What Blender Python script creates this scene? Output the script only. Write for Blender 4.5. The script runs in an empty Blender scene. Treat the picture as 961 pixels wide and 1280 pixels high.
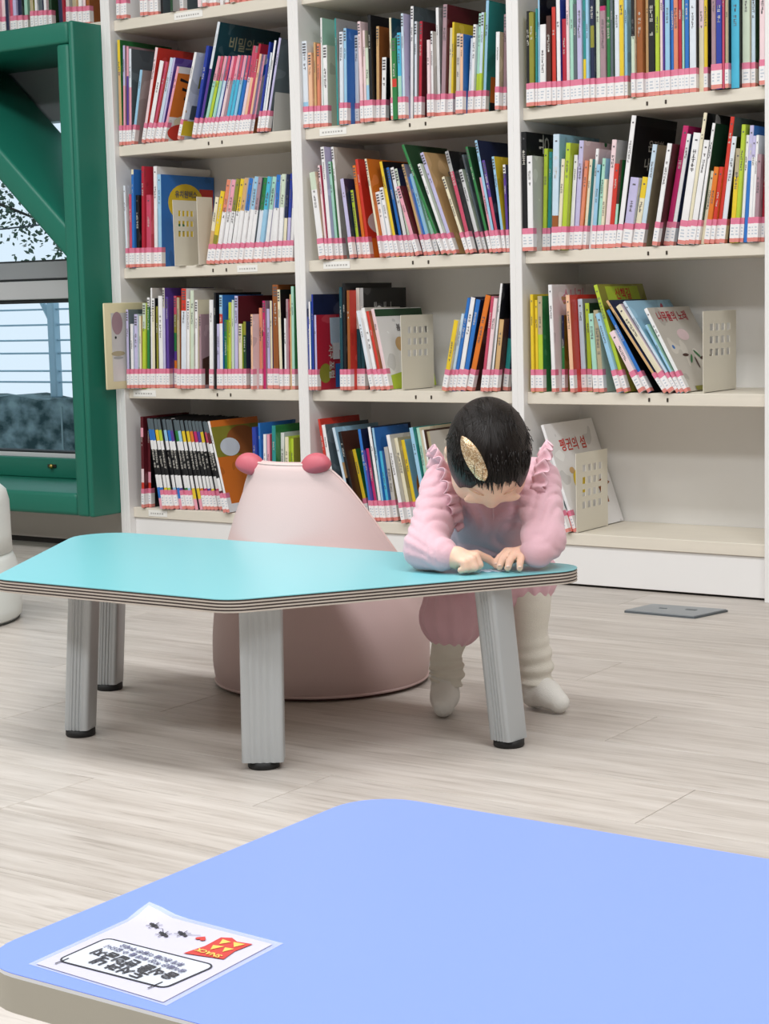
import bpy, bmesh, math, random
import numpy as np
from mathutils import Vector, Matrix
random.seed(7)
scene = bpy.context.scene
COL = scene.collection
PI = math.pi

# ------------------------------------------------------------------ camera
F_PX, PAN, PITCH, ROLL = 2244.26, -0.6051, 0.1166, -0.0245
CAM = (2.8741, -3.7925, 0.6998)
fw = Vector((math.sin(PAN)*math.cos(PITCH), math.cos(PAN)*math.cos(PITCH), -math.sin(PITCH)))
r0 = Vector((math.cos(PAN), -math.sin(PAN), 0)); u0 = r0.cross(fw)
RV = r0*math.cos(ROLL) + u0*math.sin(ROLL); UV = -r0*math.sin(ROLL) + u0*math.cos(ROLL)
cam_data = bpy.data.cameras.new('camera'); cam = bpy.data.objects.new('camera', cam_data); COL.objects.link(cam)
M = Matrix.Identity(4)
for i in range(3): M[i][0], M[i][1], M[i][2], M[i][3] = RV[i], UV[i], -fw[i], CAM[i]
cam.matrix_world = M
cam_data.sensor_fit = 'VERTICAL'; cam_data.sensor_height = 36.0; cam_data.lens = F_PX/1280*36.0
cam_data.clip_start = 0.05; cam_data.clip_end = 100
scene.camera = cam

# ------------------------------------------------------------------ world, lamps, exposure
world = bpy.data.worlds.new('sky'); scene.world = world; world.use_nodes = True
bg = world.node_tree.nodes['Background']
bg.inputs[0].default_value = (0.80, 0.90, 1.0, 1); bg.inputs[1].default_value = 1.0
vs = scene.view_settings
vs.view_transform = 'Standard'; vs.look = 'None'; vs.gamma = 1.0; vs.use_curve_mapping = False
vs.exposure = 0.0
def ceiling_light(x, y, sx, sy, power, col=(0.965, 0.985, 1.0)):
    l = bpy.data.lights.new('ceiling_panel_light', 'AREA'); l.shape = 'RECTANGLE'; l.size = sx; l.size_y = sy
    l.energy = power; l.color = col
    o = bpy.data.objects.new('ceiling_panel_light', l); o.location = (x, y, 2.66); COL.objects.link(o)
for lx, ly in ((-0.8, -1.9), (0.9, -1.9), (2.6, -1.9), (-0.8, -4.2), (0.9, -4.2), (2.6, -4.2), (4.2, -3.0)):
    ceiling_light(lx, ly, 1.2, 0.6, 32.5)

# ------------------------------------------------------------------ helpers
def ray(px, py):
    return Vector(CAM), fw + RV*((px-480.5)/F_PX) - UV*((py-640.0)/F_PX)
def on_plane(px, py, axis, val):
    o, d = ray(px, py); t = (val-o[axis])/d[axis]; return o + d*t
def project(p):
    d = Vector(p)-Vector(CAM); z = d.dot(fw)
    return 480.5+F_PX*d.dot(RV)/z, 640-F_PX*d.dot(UV)/z
def srgb(h):
    if isinstance(h, str):
        h = h.lstrip('#'); c = [int(h[i:i+2], 16)/255 for i in (0, 2, 4)]
    else: c = [v/255 for v in h]
    return tuple(((v/12.92) if v <= 0.04045 else ((v+0.055)/1.055)**2.4) for v in c) + (1.0,)
MATS = {}
def mat(name, color, rough=0.5, metal=0.0, noise=0.0, scale=20.0, bump=0.0, bscale=None, stretch=None, spec=0.5, sheen=0.0, coat=0.0, sss=0.0, trans=0.0, alpha=1.0):
    if name in MATS: return MATS[name]
    m = bpy.data.materials.new(name); m.use_nodes = True; MATS[name] = m
    nt = m.node_tree; b = nt.nodes['Principled BSDF']
    c = srgb(color) if isinstance(color, str) else color
    b.inputs['Base Color'].default_value = c
    b.inputs['Roughness'].default_value = rough; b.inputs['Metallic'].default_value = metal
    b.inputs['Specular IOR Level'].default_value = spec
    if sheen: b.inputs['Sheen Weight'].default_value = sheen
    if coat: b.inputs['Coat Weight'].default_value = coat; b.inputs['Coat Roughness'].default_value = 0.15
    if sss:
        b.inputs['Subsurface Weight'].default_value = sss; b.inputs['Subsurface Radius'].default_value = (1.0, 0.35, 0.2); b.inputs['Subsurface Scale'].default_value = 0.006
    if trans: b.inputs['Transmission Weight'].default_value = trans
    if alpha < 1: b.inputs['Alpha'].default_value = alpha
    if noise or bump:
        tc = nt.nodes.new('ShaderNodeTexCoord'); mp = nt.nodes.new('ShaderNodeMapping')
        nt.links.new(tc.outputs['Object'], mp.inputs['Vector'])
        if stretch: mp.inputs['Scale'].default_value = stretch
        n = nt.nodes.new('ShaderNodeTexNoise'); n.inputs['Scale'].default_value = scale; n.inputs['Detail'].default_value = 4
        nt.links.new(mp.outputs['Vector'], n.inputs['Vector'])
        if noise:
            mx = nt.nodes.new('ShaderNodeMix'); mx.data_type = 'RGBA'
            mx.inputs['A'].default_value = tuple(min(1, v*(1-noise)) for v in c[:3])+(1,)
            mx.inputs['B'].default_value = tuple(min(1, v*(1+noise)) for v in c[:3])+(1,)
            nt.links.new(n.outputs['Fac'], mx.inputs['Factor']); nt.links.new(mx.outputs['Result'], b.inputs['Base Color'])
        if bump:
            n2 = n
            if bscale:
                n2 = nt.nodes.new('ShaderNodeTexNoise'); n2.inputs['Scale'].default_value = bscale; n2.inputs['Detail'].default_value = 5
                nt.links.new(mp.outputs['Vector'], n2.inputs['Vector'])
            bp = nt.nodes.new('ShaderNodeBump'); bp.inputs['Strength'].default_value = bump; bp.inputs['Distance'].default_value = 0.002
            nt.links.new(n2.outputs['Fac'], bp.inputs['Height']); nt.links.new(bp.outputs['Normal'], b.inputs['Normal'])
    return m
def link(name, mesh, parent=None, loc=(0, 0, 0), rot=(0, 0, 0)):
    o = bpy.data.objects.new(name, mesh); COL.objects.link(o); o.location = loc; o.rotation_euler = rot
    if parent is not None: o.parent = parent
    return o
def tag(o, label=None, cat=None, group=None, kind=None):
    if label: o['label'] = label
    if cat: o['category'] = cat
    if group: o['group'] = group
    if kind: o['kind'] = kind
    return o
def thing(name, label, cat, loc=(0, 0, 0), rz=0, group=None):
    return tag(link(name, None, None, loc, (0, 0, rz)), label, cat, group)
def mesh_from(name, verts, faces, mats, fmat=None, smooth=False):
    me = bpy.data.meshes.new(name); me.from_pydata([tuple(v) for v in verts], [], faces)
    for m in (mats if isinstance(mats, (list, tuple)) else [mats]): me.materials.append(m)
    if fmat is not None: me.polygons.foreach_set('material_index', fmat)
    if smooth: me.polygons.foreach_set('use_smooth', [True]*len(me.polygons))
    me.update(); return me
def bm_mesh(name, bm, m, smooth=False, angle=None):
    me = bpy.data.meshes.new(name); bmesh.ops.recalc_face_normals(bm, faces=bm.faces); bm.to_mesh(me); bm.free()
    for k in (m if isinstance(m, (list, tuple)) else [m]): me.materials.append(k)
    if smooth:
        me.polygons.foreach_set('use_smooth', [True]*len(me.polygons))
        if angle: me.set_sharp_from_angle(angle=angle)
    return me
def box_bm(x0, x1, y0, y1, z0, z1, bevel=0, seg=2, bm=None):
    b = bmesh.new()
    bmesh.ops.create_cube(b, size=1)
    for v in b.verts: v.co = ((x0+x1)/2+v.co.x*(x1-x0), (y0+y1)/2+v.co.y*(y1-y0), (z0+z1)/2+v.co.z*(z1-z0))
    if bevel: bmesh.ops.bevel(b, geom=list(b.edges), offset=bevel, segments=seg, affect='EDGES', profile=0.5)
    if bm is None: return b
    me = bpy.data.meshes.new('tmp'); b.to_mesh(me); b.free(); bm.from_mesh(me); bpy.data.meshes.remove(me); return bm
def box(name, x0, x1, y0, y1, z0, z1, m, parent=None, bevel=0, seg=2, **k):
    return link(name, bm_mesh(name, box_bm(x0, x1, y0, y1, z0, z1, bevel, seg), m, smooth=bool(bevel) and seg > 1, angle=0.6), parent, **k)
def rounded_poly(pts, radii, n=8):
    out = []; L = len(pts)
    for i in range(L):
        p = Vector(pts[i]); a = Vector(pts[i-1])-p; b = Vector(pts[(i+1) % L])-p
        r = radii[i] if isinstance(radii, (list, tuple)) else radii
        if r <= 0: out.append(tuple(p)); continue
        a.normalize(); b.normalize(); half = math.acos(max(-1, min(1, a.dot(b))))/2
        d = r/math.tan(half); c = p+(a+b).normalized()*(r/math.sin(half))
        s = p+a*d-c; e = p+b*d-c
        a0 = math.atan2(s.y, s.x); a1 = math.atan2(e.y, e.x); da = (a1-a0+PI) % (2*PI)-PI
        for k in range(n+1):
            t = a0+da*k/n; out.append((c.x+r*math.cos(t), c.y+r*math.sin(t)))
    return out
def prism(name, outline, z0, z1, m, parent=None, bevel=0, **k):
    bm = bmesh.new(); lo = [bm.verts.new((x, y, z0)) for x, y in outline]; hi = [bm.verts.new((x, y, z1)) for x, y in outline]
    n = len(outline); bm.faces.new(lo[::-1]); top = bm.faces.new(hi)
    for i in range(n): bm.faces.new((lo[i], lo[(i+1) % n], hi[(i+1) % n], hi[i]))
    if bevel: bmesh.ops.bevel(bm, geom=[e for e in bm.edges if abs(e.verts[0].co.z-e.verts[1].co.z) < 1e-6], offset=bevel, segments=2, affect='EDGES')
    return link(name, bm_mesh(name, bm, m, smooth=True, angle=0.5), parent, **k)
def tube_bm(bm, pts, radii, n=8, cap=True):
    pts = [Vector(p) for p in pts]; rings = []; prev = None
    for i, p in enumerate(pts):
        d = (pts[min(i+1, len(pts)-1)]-pts[max(i-1, 0)]).normalized()
        if prev is None:
            a = Vector((0, 0, 1)) if abs(d.z) < 0.9 else Vector((1, 0, 0)); u = d.cross(a).normalized()
        else: u = (prev-d*prev.dot(d)).normalized()
        prev = u; v = d.cross(u); r = radii[i] if isinstance(radii, (list, tuple)) else radii
        rings.append([bm.verts.new(p+(u*math.cos(2*PI*k/n)+v*math.sin(2*PI*k/n))*r) for k in range(n)])
    for a, b in zip(rings, rings[1:]):
        for k in range(n): bm.faces.new((a[k], a[(k+1) % n], b[(k+1) % n], b[k]))
    if cap: bm.faces.new(rings[0][::-1]); bm.faces.new(rings[-1])
def tube(name, pts, radii, m, parent=None, n=8, **k):
    bm = bmesh.new(); tube_bm(bm, pts, radii, n); return link(name, bm_mesh(name, bm, m, smooth=True, angle=1.0), parent, **k)
def lathe(name, prof, m, parent=None, n=40, sx=1.0, sy=1.0, **k):
    vs_, fs = [], []; L = len(prof)
    for i in range(n):
        t = 2*PI*i/n
        for r, z in prof: vs_.append((r*math.cos(t)*sx, r*math.sin(t)*sy, z))
    for i in range(n):
        j = (i+1) % n
        for q in range(L-1): fs.append((i*L+q, j*L+q, j*L+q+1, i*L+q+1))
    me = mesh_from(name, vs_, fs, m, smooth=True)
    b = bmesh.new(); b.from_mesh(me); bmesh.ops.remove_doubles(b, verts=b.verts, dist=1e-5); bmesh.ops.recalc_face_normals(b, faces=b.faces); b.to_mesh(me); b.free()
    me.polygons.foreach_set('use_smooth', [True]*len(me.polygons))
    return link(name, me, parent, **k)
def text_mesh(name, body, size, m, align='CENTER', bold=0.0):
    c = bpy.data.curves.new(name, 'FONT'); c.body = body; c.size = size; c.align_x = align; c.align_y = 'CENTER'; c.resolution_u = 2
    c.offset = bold
    o = bpy.data.objects.new(name, c); COL.objects.link(o)
    dg = bpy.context.evaluated_depsgraph_get(); dg.update()
    me = bpy.data.meshes.new_from_object(o.evaluated_get(dg)); COL.objects.unlink(o); bpy.data.objects.remove(o); bpy.data.curves.remove(c)
    me.name = name; me.materials.clear(); me.materials.append(m); return me
def ellipse_pts(cx, cy, rx, ry, n=24, rot=0):
    return [(cx+rx*math.cos(2*PI*k/n)*math.cos(rot)-ry*math.sin(2*PI*k/n)*math.sin(rot), cy+rx*math.cos(2*PI*k/n)*math.sin(rot)+ry*math.sin(2*PI*k/n)*math.cos(rot)) for k in range(n)]
# ------------------------------------------------------------------ structure: floor
W, T, REC = 0.6545, 0.0337, 0.0174
LIPS = [1.4667, 1.1232, 0.7824, 0.4432, 0.1019]; LIP_T = 0.029; DEPTH = 0.285
def floor_material():
    m = bpy.data.materials.new('grey_oak_vinyl'); m.use_nodes = True; nt = m.node_tree; b = nt.nodes['Principled BSDF']
    geo = nt.nodes.new('ShaderNodeNewGeometry'); oi = nt.nodes.new('ShaderNodeObjectInfo')
    add = nt.nodes.new('ShaderNodeVectorMath'); add.operation = 'ADD'
    sc = nt.nodes.new('ShaderNodeVectorMath'); sc.operation = 'SCALE'; sc.inputs['Scale'].default_value = 37.0
    cmb = nt.nodes.new('ShaderNodeCombineXYZ')
    for k in range(3): nt.links.new(oi.outputs['Random'], cmb.inputs[k])
    nt.links.new(cmb.outputs[0], sc.inputs[0]); nt.links.new(geo.outputs['Position'], add.inputs[0]); nt.links.new(sc.outputs[0], add.inputs[1])
    mp = nt.nodes.new('ShaderNodeMapping'); mp.inputs['Scale'].default_value = (1.6, 26.0, 1.0); nt.links.new(add.outputs[0], mp.inputs['Vector'])
    n1 = nt.nodes.new('ShaderNodeTexNoise'); n1.inputs['Scale'].default_value = 1.6; n1.inputs['Detail'].default_value = 7; n1.inputs['Roughness'].default_value = 0.65; n1.inputs['Distortion'].default_value = 0.6
    nt.links.new(mp.outputs[0], n1.inputs['Vector'])
    mp2 = nt.nodes.new('ShaderNodeMapping'); mp2.inputs['Scale'].default_value = (5.0, 90.0, 1.0); nt.links.new(add.outputs[0], mp2.inputs['Vector'])
    n2 = nt.nodes.new('ShaderNodeTexNoise'); n2.inputs['Scale'].default_value = 2.0; n2.inputs['Detail'].default_value = 4; nt.links.new(mp2.outputs[0], n2.inputs['Vector'])
    cr = nt.nodes.new('ShaderNodeValToRGB'); e = cr.color_ramp.elements
    e[0].position = 0.28; e[0].color = srgb('a9a097'); e[1].position = 0.74; e[1].color = srgb('cfc8c1')
    k = e.new(0.5); k.color = srgb('bfb7af')
    nt.links.new(n1.outputs['Fac'], cr.inputs['Fac'])
    cr2 = nt.nodes.new('ShaderNodeValToRGB'); e = cr2.color_ramp.elements
    e[0].position = 0.30; e[0].color = (0.62, 0.60, 0.58, 1); e[1].position = 0.43; e[1].color = (1, 1, 1, 1)
    nt.links.new(n2.outputs['Fac'], cr2.inputs['Fac'])
    mx = nt.nodes.new('ShaderNodeMix'); mx.data_type = 'RGBA'; mx.blend_type = 'MULTIPLY'; mx.inputs['Factor'].default_value = 0.55
    nt.links.new(cr.outputs['Color'], mx.inputs['A']); nt.links.new(cr2.outputs['Color'], mx.inputs['B'])
    hsv = nt.nodes.new('ShaderNodeHueSaturation'); mr = nt.nodes.new('ShaderNodeMapRange')
    mr.inputs['To Min'].default_value = 0.95; mr.inputs['To Max'].default_value = 1.05
    nt.links.new(oi.outputs['Random'], mr.inputs['Value']); nt.links.new(mr.outputs[0], hsv.inputs['Value']); nt.links.new(mx.outputs['Result'], hsv.inputs['Color'])
    nt.links.new(hsv.outputs[0], b.inputs['Base Color'])
    b.inputs['Roughness'].default_value = 0.38; b.inputs['Specular IOR Level'].default_value = 0.35
    bp = nt.nodes.new('ShaderNodeBump'); bp.inputs['Strength'].default_value = 0.25; bp.inputs['Distance'].default_value = 0.0008
    nt.links.new(n2.outputs['Fac'], bp.inputs['Height']); nt.links.new(bp.outputs[0], b.inputs['Normal'])
    return m
FLOORM = floor_material()
joint = mat('floor_joint', '8d8378', 0.8)
floor = tag(box('floor', -3.2, 8.0, -9.0, 0.42, -0.08, -0.0022, joint), 'grey oak wood-look plank floor under the tables', kind='structure')
PLW, PLL = 0.19, 1.22
plank_mesh = bm_mesh('plank', box_bm(-PLL/2+0.0005, PLL/2-0.0005, -PLW/2+0.0005, PLW/2-0.0005, -0.0022, 0.0, 0.0005, 1), FLOORM)
ny = 0; y = 0.40-PLW/2
while y > -5.15:
    x = -3.2+[0.61, 0.2, 0.95, 0.41, 0.78][ny % 5]*PLL
    while x < 4.8+PLL/2:
        if -3.2 <= x-PLL/2+PLL*0.99 and x+PLL/2 < 4.9: link('plank', plank_mesh, floor, (x, y, 0))
        x += PLL
    y -= PLW; ny += 1

# ceiling over the room, out of view
ceil_m = mat('ceiling_white', 'e9e8e4', 0.9)
tag(box('ceiling', -3.2, 8.0, -9.0, 0.42, 2.70, 2.78, ceil_m), 'plain white ceiling above the room', kind='structure')

roomw = mat('room_wall', 'd8d6d3', 0.85)
tag(box('wall_right', 8.0, 8.1, -9.0, 0.42, 0, 2.7, roomw), 'plain off-white side wall out of view', kind='structure')
tag(box('wall_front', -3.2, 8.0, -9.1, -9.0, 0, 2.7, roomw), 'plain off-white wall behind the viewer', kind='structure')
tag(box('wall_left', -3.3, -3.2, -9.0, 0.42, 0, 2.7, roomw), 'plain off-white wall beyond the left picture edge', kind='structure')

# ------------------------------------------------------------------ bookcases
white_m = mat('white_laminate', 'eeecea', 0.42, noise=0.02, scale=6)
cream_m = mat('cream_shelf_laminate', 'e2dacb', 0.5, noise=0.05, scale=5, stretch=(1, 14, 14))
back_m = mat('back_board', 'ebe9e5', 0.6, noise=0.03, scale=4)
pin_m = mat('dark_peg', '3a3228', 0.5); tagpaper = mat('paper_tag', 'f3f1ec', 0.6); tagink = mat('tag_ink', 'b9b6b2', 0.7)
def marks(name, rects, m, parent, loc=(0, 0, 0)):
    vs_, fs = [], []
    for (x0, x1, z0, z1) in rects:
        k = len(vs_); vs_ += [(x0, 0, z0), (x1, 0, z0), (x1, 0, z1), (x0, 0, z1)]; fs.append((k, k+1, k+2, k+3))
    return link(name, mesh_from(name, vs_, fs, m), parent, loc)
def bookcase(x0, label, levels, tags):
    t = thing('bookcase', label, 'bookcase', (x0, 0, 0), group='white bookcases along the wall')
    H = 2.2
    box('side_panel', 0, T/2, 0, DEPTH+0.01, 0, H, white_m, t, 0.0012, 1)
    box('side_panel', W-T/2, W, 0, DEPTH+0.01, 0, H, white_m, t, 0.0012, 1)
    box('back_panel', T/2, W-T/2, DEPTH, DEPTH+0.01, 0, H, back_m, t)
    box('top_panel', T/2, W-T/2, REC, DEPTH, H-0.03, H, white_m, t)
    box('plinth', T/2, W-T/2, REC+0.006, REC+0.022, 0.006, LIPS[4]-0.001, white_m, t, 0.001, 1)
    box('plinth_gap', T/2, W-T/2, REC+0.02, REC+0.03, 0.0, 0.012, mat('shadow_gap', '1d1a18', 0.9), t)
    for i, z in enumerate([1.8107]+LIPS):
        s = box('shelf', T/2, W-T/2, REC, DEPTH, z, z+LIP_T, cream_m, t, 0.0012, 1)
        if i in (2, 3, 4):
            for px in (0.345, 0.392):
                p = box('shelf_peg', px-0.0022, px+0.0022, REC-0.0022, REC+0.002, z+0.009, z+0.018, pin_m, s, 0.0008, 1)
        if i in tags:
            tx, tw = tags[i]
            g = box('shelf_tag', tx, tx+tw, REC-0.0012, REC-0.0002, z+0.006, z+0.024, tagpaper, s)
            rr = []; q = tx+0.008
            while q < tx+tw-0.012:
                w_ = random.uniform(0.004, 0.008); rr.append((q, q+w_, z+0.012, z+0.0165)); q += w_+0.003
            marks('tag_print', rr, tagink, s, (0, REC-0.0014, 0))
    return t
bookcase(-W, 'white bookcase with cream shelves next to the green padded window frame', (0, 1, 2, 3, 4), {1: (0.24, 0.10), 3: (0.43, 0.07), 4: (0.035, 0.085), 5: (0.075, 0.07)})
bookcase(0, 'white bookcase with cream shelves behind the pink chair and the child', (1, 2, 3, 4), {2: (0.065, 0.085), 3: (0.065, 0.085)})
bookcase(W, 'white bookcase with an almost empty bottom shelf, above the grey floor plate', (1, 2, 3, 4), {})

# bookcase unit that spans over the window
t = thing('bookcase', 'white bookcase section spanning above the green padded window frame', 'bookcase', (-W, 0, 0), group='white bookcases along the wall')
box('side_panel', -T/2, -0.0004, 0, DEPTH+0.01, 0, 2.2, white_m, t, 0.0012, 1)
box('shelf', -2.2, -T/2, REC, DEPTH, 1.4885, LIPS[0]+0.003+LIP_T, cream_m, t, 0.0012, 1)
box('shelf', -2.2, -T/2, REC, DEPTH, 1.8107, 1.8107+LIP_T, cream_m, t, 0.0012, 1)
box('back_panel', -2.2, -T/2, DEPTH, DEPTH+0.01, 1.4885, 2.2, back_m, t)
box('top_panel', -2.2, -T/2, REC, DEPTH, 2.17, 2.2, white_m, t)

# ------------------------------------------------------------------ wall below / around the window
wallm = mat('painted_wall', 'd8cec6', 0.8, noise=0.03, scale=3)
wb = tag(link('wall_back', None), 'beige painted wall under the green window frame', kind='structure')
box('wall_panel', -3.2, -W-T/2-0.001, 0.06, 0.40, 0.016, 0.17, wallm, wb)
box('wall_panel', -3.2, -2.3, 0.06, 0.40, 0.17, 2.7, wallm, wb)
box('wall_panel', -2.3, -W-T/2-0.001, 0.296, 0.40, 1.50, 2.7, wallm, wb)
box('wall_panel', -W-T/2-0.001, 2.05, 0.300, 0.40, 0.0, 2.7, wallm, wb)
box('wall_panel', 2.05, 8.0, 0.300, 0.40, 0.0, 2.7, wallm, wb)
tag(box('baseboard_back', -2.9, -W-T/2-0.001, 0.062, 0.08, 0.0, 0.016, mat('dark_base', '2a2522', 0.8)), 'dark skirting gap along the floor under the window', kind='structure')

# ------------------------------------------------------------------ green padded frame
green = mat('green_vinyl', '1b705d', 0.42, noise=0.06, scale=3, bump=0.12, bscale=400, spec=0.45)
gf = thing('padded_window_frame', 'deep green vinyl padded frame with diagonal brace around the window', 'window frame', (-0.672, 0, 0.113))
GX0, GX1 = -1.62, 0.0
def gbox(n, x0, x1, y0, y1, z0, z1, b=0.008): return box(n, x0, x1, y0, y1, z0, z1, green, gf, b, 3)
gbox('side_pad', -0.020, 0.0, -0.112, 0.24, 0, 1.374, 0.007)
gbox('post_pad', -0.066, -0.0205, -0.112, 0.24, 0.0005, 1.314, 0.009)
gbox('top_pad', GX0, -0.0205, -0.112, 0.24, 1.3145, 1.374, 0.009)
gbox('bottom_pad', GX0, -0.0665, -0.108, 0.24, 0.001, 0.066, 0.012)
gbox('side_pad', GX0-0.02, GX0-0.0005, -0.112, 0.24, 0, 1.374, 0.007)
gbox('post_pad', GX0, GX0+0.045, -0.112, 0.24, 0.067, 1.314, 0.009)
gbox('sill_board', GX0, -0.067, 0.205, 0.235, 0.066, 0.128, 0.004)
def brace(sx):
    p0 = Vector((-0.060 if sx > 0 else GX0+0.040, 0.772)); ang = math.atan2(0.545, -0.60 if sx > 0 else 0.60)
    L = 0.80
    o = link('diagonal_pad', bm_mesh('diagonal_pad', box_bm(-0.03, L, -0.108, 0.23, -0.036, 0.036, 0.012, 3), green, True, 0.6), gf, (p0.x, 0, p0.y), (0, -ang, 0))
    return o
brace(1); brace(-1)
latch = thing('window_latch', 'small brass latch on the green board below the glass', 'latch', (-1.143, 0.2045, 0.212))
brass = mat('brass', 'b59a55', 0.35, metal=0.9)
box('latch_plate', -0.018, 0.018, -0.004, 0.0005, 0.0, 0.010, mat('dark_latch', '3c3a33', 0.4, metal=0.6), latch, 0.001, 1)
lathe('latch_knob', [(0, -0.001), (0.006, 0.0), (0.008, 0.004), (0.006, 0.009), (0, 0.010)], brass, latch, 16, loc=(0.002, -0.003, 0.004), rot=(PI/2, 0, 0))

# ------------------------------------------------------------------ window and what lies outside
alu = mat('aluminium_frame', 'd4d6d8', 0.4, metal=0.1); alu_d = mat('aluminium_dark', 'a3a8ac', 0.4, metal=0.1); gasket = mat('rubber_gasket', '22282a', 0.7)
wn = tag(link('window_1', None, None, (-0.68, 0.24, 0.17)), 'aluminium sliding window behind the green frame', kind='structure')
WX0 = -1.55
glass = bpy.data.materials.new('window_glass'); glass.use_nodes = True
gb = glass.node_tree.nodes['Principled BSDF']; gb.inputs['Transmission Weight'].default_value = 1.0; gb.inputs['Roughness'].default_value = 0.0; gb.inputs['IOR'].default_value = 1.05; gb.inputs['Base Color'].default_value = (0.9, 0.97, 1, 1)
box('bottom_rail', WX0, -0.02, 0.0, 0.05, 0.05, 0.083, alu, wn, 0.002, 1)
box('gasket', WX0, -0.02, 0.002, 0.048, 0.083, 0.089, gasket, wn)
box('meeting_rail', WX0, -0.02, -0.006, 0.05, 0.563, 0.620, alu, wn, 0.002, 1)
box('gasket', WX0, -0.02, 0.002, 0.048, 0.551, 0.563, gasket, wn)
box('gasket', WX0, -0.02, 0.002, 0.048, 0.620, 0.626, gasket, wn)
box('upper_rail', WX0, -0.02, 0.004, 0.05, 0.626, 0.679, alu_d, wn, 0.002, 1)
box('gasket', WX0, -0.02, 0.006, 0.048, 0.679, 0.684, gasket, wn)
box('top_rail', WX0, -0.02, 0.0, 0.05, 1.10, 1.30, alu_d, wn, 0.002, 1)
box('stile', -0.035, 0.0, 0.0, 0.05, 0.05, 1.30, alu, wn, 0.002, 1)
box('stile', WX0-0.03, WX0, 0.0, 0.05, 0.05, 1.30, alu, wn, 0.002, 1)
box('pane', WX0, -0.03, 0.022, 0.027, 0.086, 0.556, glass, wn)
box('pane', WX0, -0.03, 0.028, 0.033, 0.681, 1.12, glass, wn)

conc = bpy.data.materials.new('stained_concrete'); conc.use_nodes = True
nt = conc.node_tree; b = nt.nodes['Principled BSDF']; b.inputs['Roughness'].default_value = 0.95
tc = nt.nodes.new('ShaderNodeTexCoord'); n1 = nt.nodes.new('ShaderNodeTexNoise'); n1.inputs['Scale'].default_value = 9; n1.inputs['Detail'].default_value = 8
mp = nt.nodes.new('ShaderNodeMapping'); mp.inputs['Scale'].default_value = (1.2, 1, 1.6); nt.links.new(tc.outputs['Object'], mp.inputs[0]); nt.links.new(mp.outputs[0], n1.inputs['Vector'])
cr = nt.nodes.new('ShaderNodeValToRGB'); cr.color_ramp.elements[0].position = 0.38; cr.color_ramp.elements[0].color = srgb('2c4648'); cr.color_ramp.elements[1].position = 0.66; cr.color_ramp.elements[1].color = srgb('8da4a8')
nt.links.new(n1.outputs['Fac'], cr.inputs[0]); nt.links.new(cr.outputs[0], b.inputs['Base Color'])
YO = 1.6
ow = thing('garden_wall', 'dark stained concrete garden wall outside the window', 'wall', (-3.0, YO, -0.3))
bm = bmesh.new(); nseg = 40
tops = []
for i in range(nseg+1):
    x = -1.6+3.2*i/nseg; zt = 0.632+0.008*math.sin(i*1.7)+0.006*math.sin(i*0.6+1)
    tops.append([bm.verts.new((x, 0, 0)), bm.verts.new((x, 0, zt)), bm.verts.new((x, 0.2, zt)), bm.verts.new((x, 0.2, 0))])
for a, c in zip(tops, tops[1:]):
    for k in range(4): bm.faces.new((a[k], c[k], c[(k+1) % 4], a[(k+1) % 4]))
bm.faces.new(tops[0]); bm.faces.new(tops[-1][::-1])
link('wall_body', bm_mesh('wall_body', bm, conc), ow)
box('wall_joint', 0.520, 0.528, -0.004, 0.002, 0.1, 0.60, mat('pale_joint', '8fa5a8', 0.9), ow)
tag(box('paving', -4.8, -1.2, 0.42, YO-0.001, -0.3, 0.02, mat('outdoor_paving', 'a9bcc0', 0.95, noise=0.2, scale=14)), 'pale damp paving strip outside the window', kind='structure')
tag(box('lawn', -9.0, -0.9, YO+0.21, 9.0, -0.3, -0.2, mat('outdoor_ground', '8b9a8c', 0.95, noise=0.2, scale=4)), 'dull grey green ground beyond the garden wall', kind='structure')
rail_m = mat('pale_blue_steel', '9fc0d0', 0.5, metal=0.1)
rl = thing('railing', 'pale blue steel railing standing on the garden wall outside', 'railing', (-2.60, YO+0.1, 0.335))
box('post', -0.02, 0.02, -0.02, 0.02, -0.004, 0.42, rail_m, rl, 0.004, 1)
for z in (0.058, 0.105, 0.18, 0.235, 0.30, 0.365): tube('rail_wire', [(-1.3, 0, z), (1.3, 0, z+0.004)], 0.0045, rail_m, rl, 6)
bm = bmesh.new(); tube_bm(bm, [(-0.02, 0, 0.33), (-0.10, 0, 0.46)], 0.012, 6); link('brace', bm_mesh('brace', bm, rail_m), rl)
for z in (0.55, 0.72): tube('cable', [(-1.3, 0.02, z+0.02), (-0.3, 0.02, z-0.005), (1.3, 0.02, z+0.05)], 0.004, mat('cable_dark', '26343a', 0.6), rl, 6)
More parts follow.
